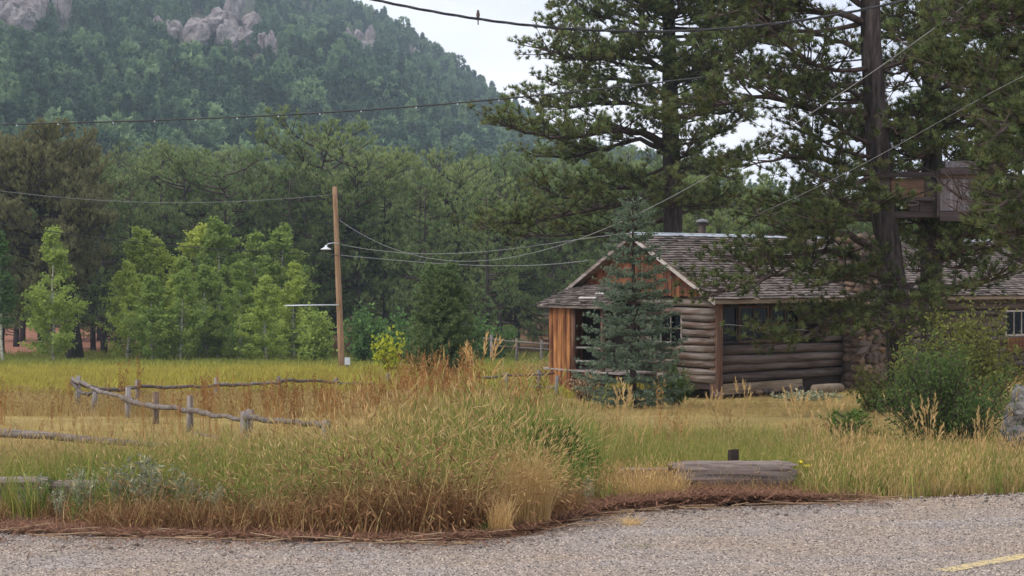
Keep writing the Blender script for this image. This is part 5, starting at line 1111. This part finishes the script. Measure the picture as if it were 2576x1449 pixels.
clump('tiny green tuft alone on the pavement', 1822, 1393, 60, .05, .07, 1.2, .5, .007, 'lush', 506, group='grass clumps at the road edge')
def sage(seed, H=.5):
    r = RG(seed); s_ = MB(); c = MB(); n = 16; a = r.uniform(0, 6.28, n); q = r.uniform(.05, .45, n) * H; B = np.stack([np.cos(a) * q, np.sin(a) * q, H * r.uniform(.6, 1.05, n)], -1); A = B * [.15, .15, 0]; sticks(s_, A, B, .005, .003, 3)
    m = 22; k = np.repeat(np.arange(n), m); u = r.uniform(.15, 1.05, n * m)[:, None]; P = A[k] + (B[k] - A[k]) * u; d = unit(rdir(r, n * m) + [0, 0, .5]); leaves(c, P, r, .07, .018, 0, d); return s_.mesh('sage_stems', M['sage']), c.mesh('sage_leaves', M['sage'])
SG = [sage(510 + k) for k in range(4)]
for k, (dx, dy, s, lab) in enumerate([(95, 1290, .62, 'grey sage plant before the timber at the left edge'), (150, 1310, .5, 'small sage plant right of the first sage plant at the left'), (215, 1300, .8, 'bushy sage plant in front of the second left timber'), (300, 1312, .9, 'tall grey sage plant where the left litter ends'), (360, 1316, 1.0, 'largest silvery sage plant in the roadside grass'),
                                     (425, 1310, .95, 'sage plant right of the largest silvery one'), (480, 1318, .8, 'sage plant among green blades left of centre'), (535, 1322, .6, 'low sage plant at the litter edge left of centre'), (640, 1335, .42, 'tiny sage sprig beside the pavement, left one'), (960, 1346, .34, 'tiny pale sage sprig beside the pavement in the middle'), (1480, 1278, .5, 'small pale sage plant right of the straw clumps')]):
    D = EYE * F_D / (dy - HOR); x = (dx - CX) / F_D * D; root = thing('sagebrush', lab, 'sagebrush', (x, D, 0), 'sage plants along the road edge', k * 1.3); root.scale = (s * .95, s * .95, s * 1.1); link('stems', SG[k % 4][0], root); link('foliage', SG[k % 4][1], root)
M['petal'] = plain('yellow_petals', (.75, .6, .03), .7, 0, .1)
for k, (dx, dy, lab) in enumerate(((2013, 1163, 'upper yellow flower head beside the timber end'), (2030, 1172, 'lower yellow flower head beside the timber end'))):
    p = at(dx, dy, 18.3 + k * .1); g = np.array([p[0], p[1], 0.]); root = thing('yellow_flower', lab, 'flower', g, 'yellow flowers beside the timber'); mb = MB(); tube(mb, [g, (g + p) / 2 + [.01, 0, 0], p], .004, 4); part('stem', mb, M['lush'], root)
    mb = MB(); r = RG(520 + k); rocky(mb, p, (.05, .05, .022), 530 + k, 2, .3); part('flower_head', mb, M['petal'], root)
# a few tall stalks that stand out singly
for k, (dx, ty, D, lab) in enumerate(((303, 885, 34, 'tallest rust dock stalk before the aspen grove'), (350, 905, 33, 'rust dock stalk just left of the fence corner post'), (1205, 830, 27, 'tall bent tan stalk right of the young fir'), (1580, 955, 21, 'tall tan grass plume before the blue spruce'), (1560, 990, 20.5, 'forked tan plume left of the tallest one'), (1662, 985, 21, 'reddish dock stalk right of the spruce foot'), (1710, 1000, 21.5, 'shorter reddish dock stalk by the cabin corner'))):
    x = (dx - CX) / F_D * D; g = float(gz(x, D)); H = EYE + (HOR - ty) / F_D * D - g; root = thing('dry_stalk', lab, 'plant stalk', (x, D, g), 'tall dry stalks', k * 2.); me = bpy.data.collections['dock_sources'].objects[k % 6].data if k in (0, 1, 5, 6) else bpy.data.collections['plume_sources'].objects[k % 5].data
    root.scale = (H * .9, H * .9, H); link('stalks', me, root)
